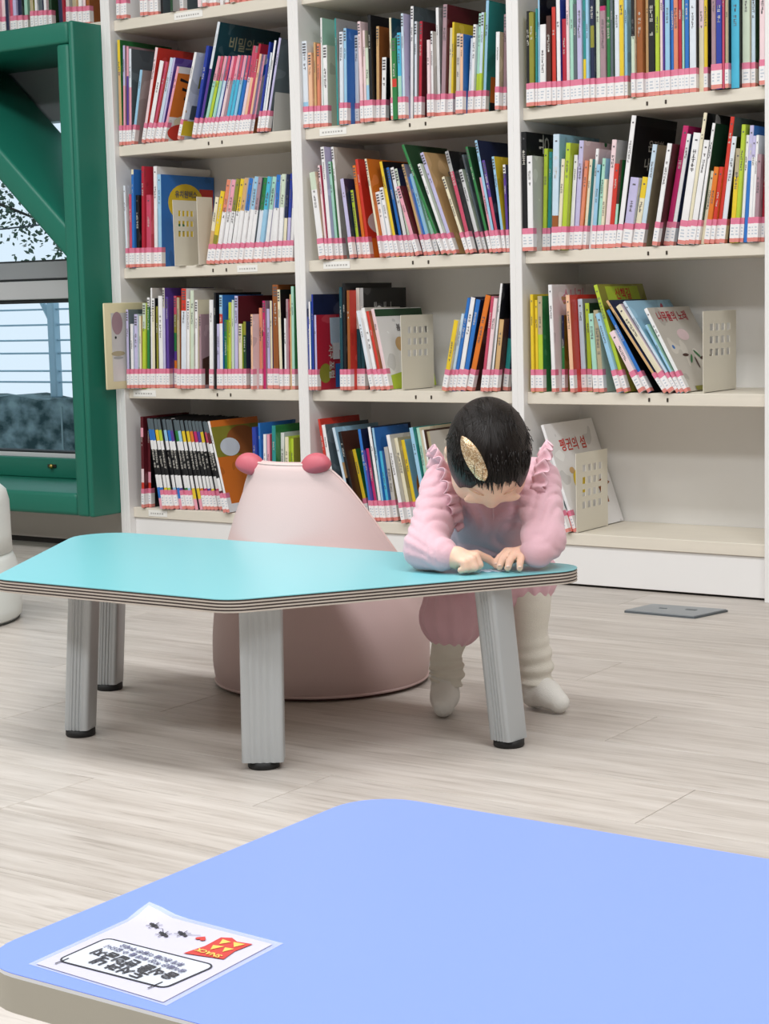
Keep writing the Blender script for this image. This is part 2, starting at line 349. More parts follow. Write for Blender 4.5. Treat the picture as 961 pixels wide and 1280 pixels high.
# tree behind the railing: trunk, limbs and real leaves
leaf_m = mat('leaf_green', '48604f', 0.6, noise=0.4, scale=3); bark = mat('bark', '3b3a36', 0.9, noise=0.3, scale=30)
def tree(x, y, label, seed, crown, n, trunk_h):
    rnd = random.Random(seed); t = thing('tree', label, 'tree', (x, y, -0.205), group='trees outside the window')
    bm = bmesh.new(); tube_bm(bm, [(0, 0, 0), (0.03, 0, trunk_h*0.5), (0.0, 0.02, trunk_h)], [0.07, 0.055, 0.035], 8)
    tips = []
    for i in range(14):
        a = rnd.uniform(0, 2*PI); z0 = trunk_h*rnd.uniform(0.58, 1.0); L = rnd.uniform(0.5, 1.0)*crown
        p1 = Vector((0.01, 0, z0)); p2 = p1+Vector((math.cos(a)*L*0.6, math.sin(a)*L*0.6, rnd.uniform(-0.05, 0.3))); p3 = p2+Vector((math.cos(a)*L*0.4, math.sin(a)*L*0.4, rnd.uniform(-0.25, 0.08)))
        tube_bm(bm, [p1, p2, p3], [0.018, 0.010, 0.004], 5); tips += [p2, p2.lerp(p3, 0.5), p3]
    link('trunk', bm_mesh('trunk', bm, bark), t)
    vs_, fs = [], []
    for i in range(n):
        c = rnd.choice(tips)+Vector((rnd.gauss(0, 0.09), rnd.gauss(0, 0.09), rnd.gauss(0, 0.10)))
        d = Vector((rnd.gauss(0, 1), rnd.gauss(0, 1), rnd.gauss(-0.4, 0.7))).normalized(); s = d.cross(Vector((rnd.gauss(0, 1), rnd.gauss(0, 1), rnd.gauss(0, 1)))).normalized()
        L = rnd.uniform(0.02, 0.045); k = len(vs_)
        vs_ += [c, c+d*L*0.5+s*L*0.28, c+d*L, c+d*L*0.5-s*L*0.28]; fs.append((k, k+1, k+2, k+3))
    tag(link('foliage', mesh_from('foliage', vs_, fs, leaf_m), t), kind='stuff')
tree(-4.75, 2.6, 'dark leafy tree close behind the pale blue railing', 3, 1.15, 9000, 2.45)
tree(-7.9, 5.4, 'tall shadowy tree further behind the garden wall', 9, 1.7, 8000, 3.9)
# ------------------------------------------------------------------ books
C = dict(white='f0eeee', cream='e8dfc2', yellow='e8c832', lime='b6cc3c', green='2f7d43', darkgreen='24482f', olive='8f8c34', teal='2f8f8c', mint='a9d8c4',
         sky='9cc9e4', blue='2f74c4', royal='2a3f9e', navy='1e2748', purple='5b3f94', lilac='c3bde0', pink='eaa3b4', rose='c9506a', magenta='c02a68', crimson='b8283c', red='cf3b2e',
         maroon='5e1d26', orange='e07a2a', brown='9a5a2c', darkbrown='4a2a22', tan='d2ab78', peach='efbf9c', salmon='e08a6c', grey='a9a9a8', slate='5a666c', black='17171a', cyan='4fb8d8', mauve='a88a92', petrol='15454f', paleblue='c9dcea', palegreen='cfdcc6', palepink='f0d5d8', ice='dfe6ee', khaki='b5a888', stone='cfc9c0')
WORD = dict(cream='cream', lime='lime green', darkgreen='dark green', olive='olive', sky='light blue', royal='deep blue', paleblue='pale blue', palegreen='pale green', palepink='pale pink', ice='bluish white', darkbrown='dark brown', stone='stone grey', petrol='petrol blue', slate='slate grey')
def cmat(c): return mat('ink_'+c, C[c], 0.42, noise=0.16, scale=22, spec=0.4)
def art(c):
    nm = 'cover_art_'+c
    if nm in MATS: return MATS[nm]
    m = bpy.data.materials.new(nm); MATS[nm] = m; m.use_nodes = True; nt = m.node_tree; b = nt.nodes['Principled BSDF']
    b.inputs['Roughness'].default_value = 0.35
    tc = nt.nodes.new('ShaderNodeTexCoord'); oi = nt.nodes.new('ShaderNodeObjectInfo'); cmb = nt.nodes.new('ShaderNodeCombineXYZ')
    mul = nt.nodes.new('ShaderNodeMath'); mul.operation = 'MULTIPLY'; mul.inputs[1].default_value = 17.0
    nt.links.new(oi.outputs['Random'], mul.inputs[0])
    for k in range(3): nt.links.new(mul.outputs[0], cmb.inputs[k])
    add = nt.nodes.new('ShaderNodeVectorMath'); nt.links.new(tc.outputs['Object'], add.inputs[0]); nt.links.new(cmb.outputs[0], add.inputs[1])
    base = srgb(C[c]); rnd = random.Random(c); lum = sum(base[:3])/3
    cr = nt.nodes.new('ShaderNodeValToRGB'); cr.color_ramp.interpolation = 'CONSTANT'; e = cr.color_ramp.elements
    e[0].position = 0; e[0].color = tuple(v*0.8 for v in base[:3])+(1,)
    e[1].position = 0.36; e[1].color = base
    x = e.new(0.64); x.color = tuple(min(1, v*1.15+0.04) for v in base[:3])+(1,)
    if rnd.random() < 0.7:
        x = e.new(0.73); x.color = srgb(C[rnd.choice(['white', 'yellow', 'sky', 'orange', 'cream'] if lum < 0.4 else ['green', 'rose', 'blue', 'tan', 'slate'])])
    n = nt.nodes.new('ShaderNodeTexNoise'); n.inputs['Scale'].default_value = 13; n.inputs['Detail'].default_value = 1.5
    nt.links.new(add.outputs[0], n.inputs['Vector']); nt.links.new(n.outputs['Fac'], cr.inputs[0]); nt.links.new(cr.outputs[0], b.inputs['Base Color'])
    return m
page_m = mat('page_edges', 'ded4be', 0.8, noise=0.1, scale=60, stretch=(20, 1, 1))
lab_w = mat('label_white', 'f2efee', 0.35); lab_p = mat('label_pink', 'e2809c', 0.35, noise=0.18, scale=60); lab_r = mat('label_red', 'e28e84', 0.35, noise=0.2, scale=70); lab_i = mat('label_ink', 'c3cad3', 0.5)
ink_d = mat('title_dark', '6e6a6c', 0.5); ink_l = mat('title_light', 'd9d5cc', 0.5)
DARKS = {'navy', 'black', 'purple', 'royal', 'maroon', 'crimson', 'green', 'darkgreen', 'brown', 'darkbrown', 'teal', 'blue', 'petrol', 'slate', 'magenta', 'olive', 'red', 'rose'}

def parse_spine(s):
    out = []
    for p in s.split('/'):
        if '.' in p: n, f = p.split('.'); out.append((n, float('0.'+f)))
        else: out.append((p, None))
    return out
def cover_geo(t, d, h, bands):
    """hard cover: spine and two boards as a U section, split at the colour bands of the spine"""
    zs, cols = [h], []; z = h
    for n, f in bands:
        z = max(0.0, z-f*h) if f else 0.0
        zs.append(z); cols.append(n)
    zs[-1] = 0.0
    bt = min(0.0016, t*0.2); e = min(0.0012, t*0.25)
    prof = [(0, d), (0, e), (e, 0), (t-e, 0), (t, e), (t, d), (t-bt, d), (t-bt, bt*1.3), (bt, bt*1.3), (bt, d)]
    V, Fc, mi = [], [], []; n = len(prof)
    for z in zs: V += [(x, y, z) for x, y in prof]
    for s in range(len(zs)-1):
        a, b2 = s*n, (s+1)*n
        for k in range(n):
            j = (k+1) % n; Fc.append((b2+k, b2+j, a+j, a+k))
            mi.append(1+s if k in (1, 2, 3) else 0)
    for base, flip in ((0, False), ((len(zs)-1)*n, True)):
        for q in ((0, 1, 8, 9), (1, 2, 8), (2, 3, 7, 8), (3, 4, 7), (4, 5, 6, 7)):
            f = [base+i for i in q]; Fc.append(tuple(f) if flip else tuple(f[::-1])); mi.append(0)
    return V, Fc, mi, cols
def box_geo(x0, x1, y0, y1, z0, z1):
    V = [(x, y, z) for z in (z0, z1) for y in (y0, y1) for x in (x0, x1)]
    return V, [(0, 2, 3, 1), (4, 5, 7, 6), (0, 1, 5, 4), (2, 6, 7, 3), (0, 4, 6, 2), (1, 3, 7, 5)]
def label_geo(t, d, zb):
    V, Fc, mi = [], [], []; o = 0.0005; wr = min(0.016, d*0.3)
    for z0, z1, k in ((zb, zb+0.009, 2), (zb+0.009, zb+0.040, 0), (zb+0.040, zb+0.054, 1)):
        for pts in (((-o, wr*0.5), (-o, -o)), ((-o, -o), (t+o, -o)), ((t+o, -o), (t+o, wr))):
            (xa, ya), (xb, yb) = pts; i = len(V)
            V += [(xa, ya, z0), (xb, yb, z0), (xb, yb, z1), (xa, ya, z1)]; Fc.append((i, i+1, i+2, i+3)); mi.append(k)
    q = zb+0.016
    for r in range(3):
        i = len(V); a, b2 = t*0.2, t*random.uniform(0.6, 0.85)
        V += [(a, -o-0.0002, q), (b2, -o-0.0002, q), (b2, -o-0.0002, q+0.003), (a, -o-0.0002, q+0.003)]; Fc.append((i, i+1, i+2, i+3)); mi.append(3); q += 0.007
    return V, Fc, mi
def title_geo(t, h, rnd, series=False):
    V, Fc = [], []; g = min(t*rnd.uniform(0.36, 0.62), rnd.uniform(0.005, 0.009)); z = h-rnd.uniform(0.03, 0.06); cx = t*0.5; n = rnd.randint(4, 9)
    if series: z = h*0.66; g = t*0.6; n = 7
    for i in range(n):
        if z-g < (h*0.34 if series else 0.075): break
        if rnd.random() < 0.16: z -= g*0.9; continue
        for s in range(3):
            if rnd.random() < 0.5: x0, x1, za, zb_ = cx-g/2, cx+g/2, z-g*(s+0.35)/3, z-g*(s+0.8)/3
            else:
                xx = cx+g*rnd.uniform(-0.45, 0.3); x0, x1, za, zb_ = xx, xx+g*0.2, z, z-g
            k = len(V); V += [(x0, -0.0004, zb_), (x1, -0.0004, zb_), (x1, -0.0004, za), (x0, -0.0004, za)]; Fc.append((k, k+1, k+2, k+3))
        z -= g*1.18
    return V, Fc

# every row: bottom-left x, spine width, top-left x, top y (as measured in the photograph), spine colours from the top, colour of the right-hand cover, then optional depth in cm
ROWS = {}
ROWS['R1'] = (1, '''657.5 4.5 657 14 black olive;662 6 660.5 16 olive olive;669.5 2.5 669.5 11 teal teal;672 2.5 671 -5 sky black;674.5 7.5 674.5 31 white white;682.5 6 682 20 darkbrown darkbrown;690 5 689 9 red maroon;
696.5 5 695 -6 white royal;703 5.5 701 24 crimson crimson;708.5 4 707 -5 palepink white;712.5 4.5 711 -5 mint mint;717 4.5 716 5 slate slate;721.5 6 720 -5 lilac paleblue;728.5 4 727 -8 teal.6/yellow sky;733 4 732 -4 sky sky;738 5 736 -9 navy.3/olive.2/navy navy;745.5 5 744 -7 palegreen slate;
751 7 750 8 magenta.05/mauve mauve;758.5 4.5 757 -8 green olive;763.5 4 762 -12 slate darkgreen;768 6 767 -9 ice white;774.5 5.5 773 -15 yellow cream;780.5 3.5 779 -12 sky sky;789.5 4.5 788 -6 black.4/palegreen cream;796 8 794 -14 brown brown;806.5 4.5 805 -18 tan cream;811 8 810 -16 black black;819.5 5 818 -10 lime lime;825 4 824 -20 palepink white;829 2.5 828 -12 purple purple;
831.5 6 831 -15 sky blue;838 4 837 -18 blue sky;842 5.5 841 -12 salmon red;848 4 847 -20 crimson rose;852 3 851 -22 mint slate;855.5 5 855 -18 blue navy;862 8 861 -16 ice black;874 6.5 873 -19 palepink.4/cream white;880.5 4.5 880 -14 yellow black;889.5 5.5 889 -21 mauve mauve;895.5 7 895 -18 purple.2/royal purple;903 3 902 -24 rose maroon;
906.5 4 906 -20 khaki black;913 10 912 -22 cyan black;928 9 927 -19 palegreen cream;939 5 938 -24 paleblue darkgreen;949 7 948 -20 palepink cream''')
ROWS['R2'] = (2, '''645 6.5 643 166 black black 20;660.5 7 658.5 195 white stone;678 5 680 186 lime lime;683 4 685.5 190 teal mint;688.5 8 690.5 168 paleblue.7/brown sky;696.5 4.5 702 199 cream cream;701.5 6 708 179 lime lime;710 5 716.5 194 white purple;716 6 723.5 176 lilac palepink;722 4.5 731 201 salmon orange;727.5 4 735.5 199 cream teal;
735 4 743 186 white palepink;739 5 746 206 sky teal;744 4.5 752 198 mint sky;748.5 4 753 224 cream cream;753.5 6 764.5 175 palepink white;759.5 6 768 205 red red;766 3.5 775 200 darkbrown.5/mint green;769.5 6 789.5 145 white black 22;777 11 788 223 lilac ice;789 7 802 222 yellow.3/cream cream;796.5 6 814.5 181 paleblue khaki;815 6 834 180 white darkbrown;829.5 7 854 158 magenta magenta;836.5 5 858.5 168 white navy;
846 9 866 167 white paleblue;856 4.5 875 141 cream black;861 7 880 176 white slate;868 4 887 154 white darkgreen;875 5 884.5 214 cream cream;880 6 889.5 209 orange orange;887 5 898 209 red orange;893 5 905 146 red slate;899 6 910.5 171 ice black;912 6 920 186 khaki.3/yellow yellow;918 5 925.5 156 lime lime;924 4 929.5 169 white ice;928.5 5 934 157 lilac.3/blue blue;
933.5 4.5 939.5 170 lilac.2/white white;938 3.5 945 169 white ice;942 5 945.5 193 mauve mauve;950.5 4 953 195 crimson crimson''')
ROWS['R3'] = (3, '''664 4 662 368 yellow yellow;669 4 667 375 yellow cream;673.5 6 673 370 khaki.4/lime green;690 5 684.5 356 white white 22;703 3.5 701 394 navy.4/green olive;712.5 5 706 369 peach red;727.5 6 721.5 374 paleblue grey;734.5 5.5 730 379 lime darkgreen;742 6 735 392 mint palegreen;749 6 740 388 khaki palegreen;
772 6 738.5 395 sky sky;780 5 741 357 lime olive 24;799 8 760 417 palepink white;810 5 754 391 blue black 20;830 4 757 377 tan navy;836 8 769 384 cream palepink;846 4 778 378 paleblue sky 24;851 3.5 806 407 sky mint;856 5 804 387 white stone 23''')
ROWS['R4'] = (4, '''706 6 673 560 white white 20;717 4 675 532 white white 25''')
ROWS['M1'] = (1, '''378 7 375 52 ice.7/sky white;387 5 384.5 66 peach peach;393 3 391 53 tan tan;396.5 4 395.5 55 salmon salmon;401 2.5 394 23 white mint;404 6 400 57 white palegreen;421 2.5 417.5 23 teal grey;424 5 423 40 ice white;431 4 427 36 sky blue;445 5 440.5 45 ice white;450.5 4 446 27 palepink palepink;455 3 452 38 palepink cream;458.5 4 455 60 palegreen.5/sky cream;463 4 459.5 19 black black;
469.5 4 469 33 tan brown;475.5 6 476.5 72 white black;488 3 485 22 cream petrol;491.5 6 489.5 48 green.5/red.1/green green;498 5 496 41 cyan.5/mint sky;504 3.5 501.5 17 paleblue lilac;512 4 512.5 8 white slate;517.5 3.5 517 27 ice grey;523.5 4 525 27 crimson maroon;534 4 533 50 palepink palepink;538.5 3 537 39 white stone;546 4 541 10 white grey;551 5.5 554 6 mauve maroon;559 4 561.5 35 cream yellow;563.5 3 565 28 yellow yellow;
569 5 570 42 stone lilac;575 4 575 43 peach blue;584 3 588 48 ice slate;587.5 4 592 31 white ice;593 4 598 17 mint.6/lime mint;597.5 4 602 16 paleblue.6/lime lime;602.5 4 604.5 1 sky teal;618 5 619 40 white khaki;628 4 629 18 mauve mauve''')
ROWS['M2'] = (2, '''399 8 386 216 palegreen.2/white cream;408 3 397 207 palepink rose;412 5 400 184 white lilac;421 4 407 203 mint green;427 3.5 414 184 white stone 21;438 5 425 224 lilac navy;447.5 4 437 238 lime navy;455 4 437 208 orange orange;460 4 442 200 red red;476 3 456 199 cream orange;482 6 462 243 white ice;489 5 466 238 white cream;496 4 467.5 205 yellow black;503 4 477 212 blue navy;508 5 484 211 white black;514 4 491 212 palegreen navy;520 5 495 234 pink maroon;530 3.5 501 206 tan lilac;
536 3 509 222 blue royal;539 5 510 219 sky mint;546 5 518 230 mint palegreen;553 4 502 182 green darkgreen 20;560 4 522 206 white palegreen;566 5 524 192 lilac tan 20;583 4 552 222 cream khaki;588 5 556 190 grey.2/rose black;600 5 571 214 white palegreen;607 3 577 194 slate slate;612 3.5 581 184 green darkgreen;615.5 4 598 222 pink salmon;619 3.5 593 176 sky navy;623 4 602 201 purple.4/rose navy;629 3.5 614 196 sky yellow;633.5 3.5 628 206 white.1/purple navy''')
ROWS['M3'] = (3, '''382 4.5 380 386 navy.1/royal royal;388 2.5 386 377 white blue;391 2.5 389 368 royal navy;394 3 388.5 394 lilac crimson 15;425 4 423 359 petrol navy;429.5 4 425 354 black black;435 4 433 363 brown red;446 5 443.5 360 stone.4/petrol black;451.5 5 449 360 grey.4/petrol black 20;464 5 439 391 ice white;470 5 446 387 white stone;476 4 455 390 red brown;484 5 457 389 palepink white 22;
552 6 567 401 yellow cream;560 4 573 392 paleblue sky;565 4 579 372 blue blue;569.5 6 586 372 white navy;576 6 595 375 blue navy;583.5 7 607 370 orange darkbrown;600 4 613 371 rose pink;604.5 5 615 373 palepink grey;611 3 620 354 white black;616 6 618 399 tan darkbrown;628 6 626 357 navy.5/teal navy''')
ROWS['M4'] = (4, '''416 3 396.5 524 red red 18;421 5 395 533 white slate 20;440 4 415 535 paleblue sky 20;446 4 423 540 black darkbrown;458 5 431 565 yellow green;463 4 446 537 blue navy;467 3 453 563 purple royal;471 4 456 561 magenta slate;476 4 459 534 white navy;480.5 3 465 535 sky blue 16;486 4 468 565 cyan blue;492 6 474 560 stone khaki;503 5 483 544 white stone;512 5 492 548 cream khaki;520 5 498 551 yellow sky;533 5 511 535 sky teal;540 4 520 535 mint cream;546 3 526 538 white darkbrown;552 4 531 540 khaki stone''')
ROWS['L0'] = (0, '''146 4 142 -120 pink white;151 4 147 -125 rose white;155.5 4 151 -130 white white;176 4 172 -128 palepink white;181 5 177 -132 ice white;187 5 183 -126 cream rose;193 5 189 -130 rose pink;200 4 196 -133 black slate;212 4 208 -130 darkgreen grey;226 5 222 -128 grey slate;247 5 243 -132 palepink white;254 5 250 -130 crimson white;262 5 258 -131 ice white;268 4 264 -129 white rose;274 5 270 -134 white white;281 5 277 -131 pink white;288 6 284 -130 white cream;296 4 292 -134 rose ice;302 6 298 -131 white white;310 5 306 -134 ice white;317 5 313 -132 palepink white;325 5 321 -134 white white;333 6 329 -133 sky white;342 5 338 -134 white rose;350 6 346 -134 cream cream''')
ROWS['L1'] = (1, '''149 4 145.5 50 yellow.3/tan green 22;154 3 153 57 lilac.4/pink mauve;157.5 3 157 58 pink.3/purple mauve;161 3.5 160.5 61 ice.4/pink slate 22;165 4 175.5 88 sky grey 14;177 4 194 60 palepink red 20;181.5 6 199 77 white rose;188 3.5 207 78 rose red;192 5 211 73 paleblue lilac;197.5 3 214.5 72 lilac purple 20;202 4 221 84 pink white 15;221 4 242 66 white ice 11;240 4.5 258 58 royal royal;246 4 272 28 ice.4/purple petrol 28;
251 4.3 272 71 pink.3/mint mint;256 4.3 276 71 rose.3/lime green;260.5 4.3 280.5 71 pink.3/mint sky;265 4.3 285 71 rose.3/paleblue royal;269.5 4.3 289 71 pink.3/palepink pink;274 4.3 293 71 rose.3/mauve pink;278.5 4.3 297 70 pink.3/cyan sky;283 4.3 301 70 rose.3/cyan blue;287.5 4.3 304.5 70 pink.3/sky cyan;292 4.3 308 70 rose.3/blue blue;296.5 4.3 311 57 rose.35/palepink white;301 4.3 315.5 66 rose.3/peach pink;304.5 3.6 321.5 55 crimson.3/rose crimson;308.5 3.5 324.5 68 peach lilac;312.5 3 328 69 pink stone 12;321 2.6 336 53 royal royal;324 3 337 66 ice black;327.5 3 343 51 white navy;331 3.4 348.5 48 lilac slate 16''')
ROWS['L2'] = (2, '''157 3 152 232 ice white;161.5 4 160 243 rose maroon;166 3.5 164.5 212 cream.05/blue blue;170 4.5 167 244 black black 14;177 4 176.5 208 crimson crimson;184 7 183 244 rose crimson;192 5 190 208 white white 24;197.5 5 195.5 218 sky blue 24;
257 5.5 268 247 cream.5/tan tan;262.5 6 276 240 yellow.6/olive yellow;268 5.6 281.5 225 salmon.38/white white;274 5.6 287 225 pink.38/white white;280 5.6 293 224 olive.38/white black;286 5.6 298.5 224 yellow.38/white white;292 5.6 304 223 tan.38/white white;298 5.6 309.5 223 blue.38/white white;304 5.6 315 221 sky.38/white white;310 5.6 320.5 222 mauve.38/white slate;316 5.6 326 222 green.38/ice white;322 5.6 331 221 cyan.38/sky sky;328 5.6 336.5 221 mint.38/white lilac;334 5.6 342 220 lilac.38/white slate;340 5.6 346.5 219 blue.38/white white;346 5.6 351.5 218 palegreen.38/white ice;352 4.5 355.5 218 navy.5/cream black;357 4.5 359.5 217 royal.5/lilac navy;362 4.5 363.5 216 lilac.4/white navy''')
ROWS['L3'] = (3, '''154 5 150.5 395 ice white;159 3.5 157 387 lilac slate;164 4 162.5 405 white ice;168 5 167 393 lilac paleblue;175 3 174 395 cream tan;178 5 178 379 palegreen.3/lime lime;183.5 4 182 372 white.1/green black;188 2.5 185 360 white stone;190.5 4 187.5 373 white.1/cream black;195 3 190.5 383 olive black;198.5 6 196 370 white ice;205 3.5 203 360 stone.2/lilac purple;209 4 206 371 purple purple 12;217 4 216 370 rose.2/olive.2/green.2/purple.1/orange red;222 4 221 372 khaki brown;226 7 226 361 red.22/ice white;234 4 234 374 white cream;238.5 5 237.5 363 palegreen stone;244.5 4 244 375 white cream;250 3 246 393 mauve mauve 12;
261 5.5 260.5 375 white ice;267 3 266.5 366 black black 20;270.5 4 269 405 lilac purple;275 4.5 274 369 sky.2/red.1/white blue;280 4 279 400 green lime;286 4 286 378 lime cream;290 3 289 375 palegreen mint;293.5 5 293 370 lilac maroon 18;299 5 298 405 cream lime;305 4 303 402 olive.2/darkgreen navy 12;313 3 312 393 peach palepink 14;325 4 324 385 salmon peach;329.5 4 326 376 magenta mauve;334 4 332 386 lilac mauve;338.5 3 337 376 cream royal;342 8 340 356 brown brown;350.5 4 347 362 cream black;355 3 354 398 white slate;358.5 3.5 357 374 mauve rose;362.5 3 361 368 tan brown;366 4 364 358 mint green''')
_acc = ['blue', 'blue', 'yellow', 'lime', 'sky', 'blue', 'purple', 'green', 'sky', 'yellow', 'yellow', 'orange', 'magenta', 'purple', 'yellow', 'rose', 'maroon']
ROWS['L4'] = (4, '177.5 4 175.5 521 maroon.12/pink.1/maroon.35/palepink.15/red maroon;185 4 180.5 523 black.2/maroon.4/pink.12/red black;' + ';'.join(
    '%.1f 4.6 %.1f %.1f slate.12/%s.12/white.1/black.28/white.14/%s.12/pink %s' % (199+i*5.0, 182.5+i*4.5, 523.5+i*0.3, a, a, 'black') for i, a in enumerate(_acc)) +
    ';285 3.5 256.5 528 white orange 21;318 5.5 315 534 royal royal;325 3 322 529 blue blue 16;329 4 328 543 white paleblue;335 4 333 543 pink rose;341 5.5 340 532 teal green;351 5 350 541 white ice;357 5 356 546 cream lime;364 4 362 548 lime olive')
ROWS['TL'] = (0, '''-4 5 -12 -100 white pink;3 5 -5 -102 palepink white;8 5 0 -103 navy mauve;13.5 4 6 -105 rose pink;18 5 10 -104 lilac lilac;24.5 6 17 -106 navy black;31.5 5 24 -104 mint mint;38 5 30 -104 khaki olive;45 3.5 38 -106 white white;49 6 42 -107 slate navy;56.5 4 49 -104 white palepink;61.5 4 54 -108 darkgreen darkgreen;75 6 67 -107 navy crimson;84 5 77 -109 stone grey;90.5 6 83 -110 khaki tan;98 5 91 -110 white white;104 4 97 -110 palepink brown;109 5 102 -110 brown brown''')
BAY = {'L': 'left bookcase', 'M': 'middle bookcase', 'R': 'right bookcase', 'T': 'case above the green frame'}
SHELF = ['cut-off top shelf', 'upper shelf', 'second shelf', 'third shelf', 'bottom shelf']
GROUP = {'L': 'books in the left bookcase', 'M': 'books in the middle bookcase', 'R': 'books in the right bookcase', 'T': 'books in the left bookcase'}
BAYX = {'L': (-W+T/2, -T/2), 'M': (T/2, W-T/2), 'R': (W+T/2, 2*W-T/2), 'T': (-W-2.0, -W-T/2)}
ONES = ['', 'first', 'second', 'third', 'fourth', 'fifth', 'sixth', 'seventh', 'eighth', 'ninth', 'tenth', 'eleventh', 'twelfth', 'thirteenth', 'fourteenth', 'fifteenth', 'sixteenth', 'seventeenth', 'eighteenth', 'nineteenth']
def ordinal(n):
    if n < 20: return ONES[n]
    t_, o_ = divmod(n, 10); base = {2: 'twent', 3: 'thirt', 4: 'fort', 5: 'fift'}[t_]
    return base+'ieth' if o_ == 0 else base+'y-'+ONES[o_]
BOOKS = []
for row, (lev, txt) in ROWS.items():
    zs = LIPS[lev]+LIP_T+0.0003+(0.003 if row == 'TL' else 0)
    ents = [e.split() for e in txt.replace('\n', '').split(';') if e.strip()]
    bx0, bx1 = BAYX[row[0]]; xend = -9.0; yprev = 0
    for i, e in enumerate(ents):
        x, w, xt, yt = map(float, e[:4]); spine = parse_spine(e[4]); cov = e[5]; dep = float(e[6])/100 if len(e) > 6 else None
        def base_at(yy):                                    # where column x meets the shelf top at depth yy
            py = 300.0
            for _ in range(6):
                p = on_plane(x, py, 1, yy); py += (project((p.x, yy, zs))[1]-py) if abs(p.z-zs) > 1e-5 else 0
            return p
        xn = xend+0.0004
        # rays move left with depth: nearer depth means larger X
        xa, xb = base_at(-0.028).x, base_at(0.05).x          # X at shallow / deep
        if xn <= min(xa, xb): y0 = 0.004 if random.random() < 0.6 else 0.012; X = max(base_at(y0).x, xn)
        elif xn >= max(xa, xb): y0 = -0.028 if xa > xb else 0.05; X = xn
        else:
            a, b2 = -0.028, 0.05
            for _ in range(26):
                c_ = (a+b2)/2; v_ = base_at(c_).x
                if (v_ > xn) == (xa > xb): a = c_
                else: b2 = c_
            y0 = c_; X = xn
        X = max(X, bx0+0.001)
        s_ = F_PX/((Vector((X, y0, zs))-Vector(CAM)).dot(fw))
        tw = 0.93*w/(s_*0.815)                                  # width along the shelf of w pixels
        tp = on_plane(xt, yt, 1, y0); dz = tp.z-zs
        lean = math.atan2(tp.x-X, dz); h = math.hypot(tp.x-X, dz)
        if row in ('L0', 'TL'): h = min(h, 0.27)
        if row == 'R1': h = min(h, 0.285)
        lean = max(-0.75, min(0.5, lean))
        if abs(lean) < 0.012: lean = 0.0
        t_ = max(0.0033, tw*math.cos(lean)-0.0007); y0 += random.uniform(-0.003, 0.003)
        d = dep or max(0.13, min(0.215, 0.72*h+random.uniform(-0.01, 0.02)))
        d = min(d, DEPTH-y0-0.004)
        X = min(X, bx1-tw-0.0005)
        nx = float(ents[i+1][0]) if i+1 < len(ents) else x+w+3
        area = (max(w, min(nx-x, 25)))*max(4, (project((X, y0, zs))[1]-max(yt, 0)))
        BOOKS.append(dict(row=row, i=i+1, X=X, y=y0, z=zs, t=t_, h=h, d=d, lean=lean, spine=spine, cov=cov, area=area, n=len(ents)))
        xend = X+tw
# adjacent books must not cross at the top: limit how far each leans against its left neighbour
for r in ROWS:
    bs = [b for b in BOOKS if b['row'] == r]
    for p, q in zip(bs, bs[1:]):
        wp = p['t']/math.cos(p['lean'])
        hh = min(p['h']*math.cos(p['lean']), q['h']*math.cos(q['lean']))
        right_p = p['X']+wp+math.tan(p['lean'])*hh; left_q = q['X']+math.tan(q['lean'])*hh
        if left_q < right_p-0.0005: q['lean'] = math.atan((right_p-q['X'])/hh)
    for q, p in reversed(list(zip(bs, bs[1:]))):               # q left of p: neither may a left book push through
        pass
    bx0, bx1 = BAYX[r[0]]
    for b in bs[::-1]:
        top = b['X']+b['t']/math.cos(b['lean'])+math.sin(b['lean'])*b['h']
        if top > bx1-0.001: b['lean'] = min(b['lean'], max(0.0, math.asin(max(-1, min(1, (bx1-0.001-b['X']-b['t'])/b['h'])))))
        if b['X']+math.sin(b['lean'])*b['h'] < bx0+0.001: b['lean'] = max(b['lean'], math.asin(max(-1, min(1, (bx0+0.001-b['X'])/b['h']))))
order = sorted(BOOKS, key=lambda b: -b['area'])
for k, b in enumerate(order): b['single'] = k < 300 and b['row'] != 'L0'
def book_matrix(b):
    L = b['lean']; wx = b['t']/math.cos(L)
    piv = b['X']+wx if L > 0 else b['X']
    off = -b['t'] if L > 0 else 0.0
    return piv, off
SPECIAL_LABEL = {}
stuff_v, stuff_f, stuff_mi, stuff_mats = [], [], [], []
def stuff_add(V, Fc, mats, mi, mtx):
    base = len(stuff_v); stuff_v.extend([mtx @ Vector(v) for v in V]); stuff_f.extend([tuple(i+base for i in f) for f in Fc])
    for k in mi:
        m = mats[k]
        if m not in stuff_mats: stuff_mats.append(m)
        stuff_mi.append(stuff_mats.index(m))
BOOKOBJ = {}
seen_label = {}
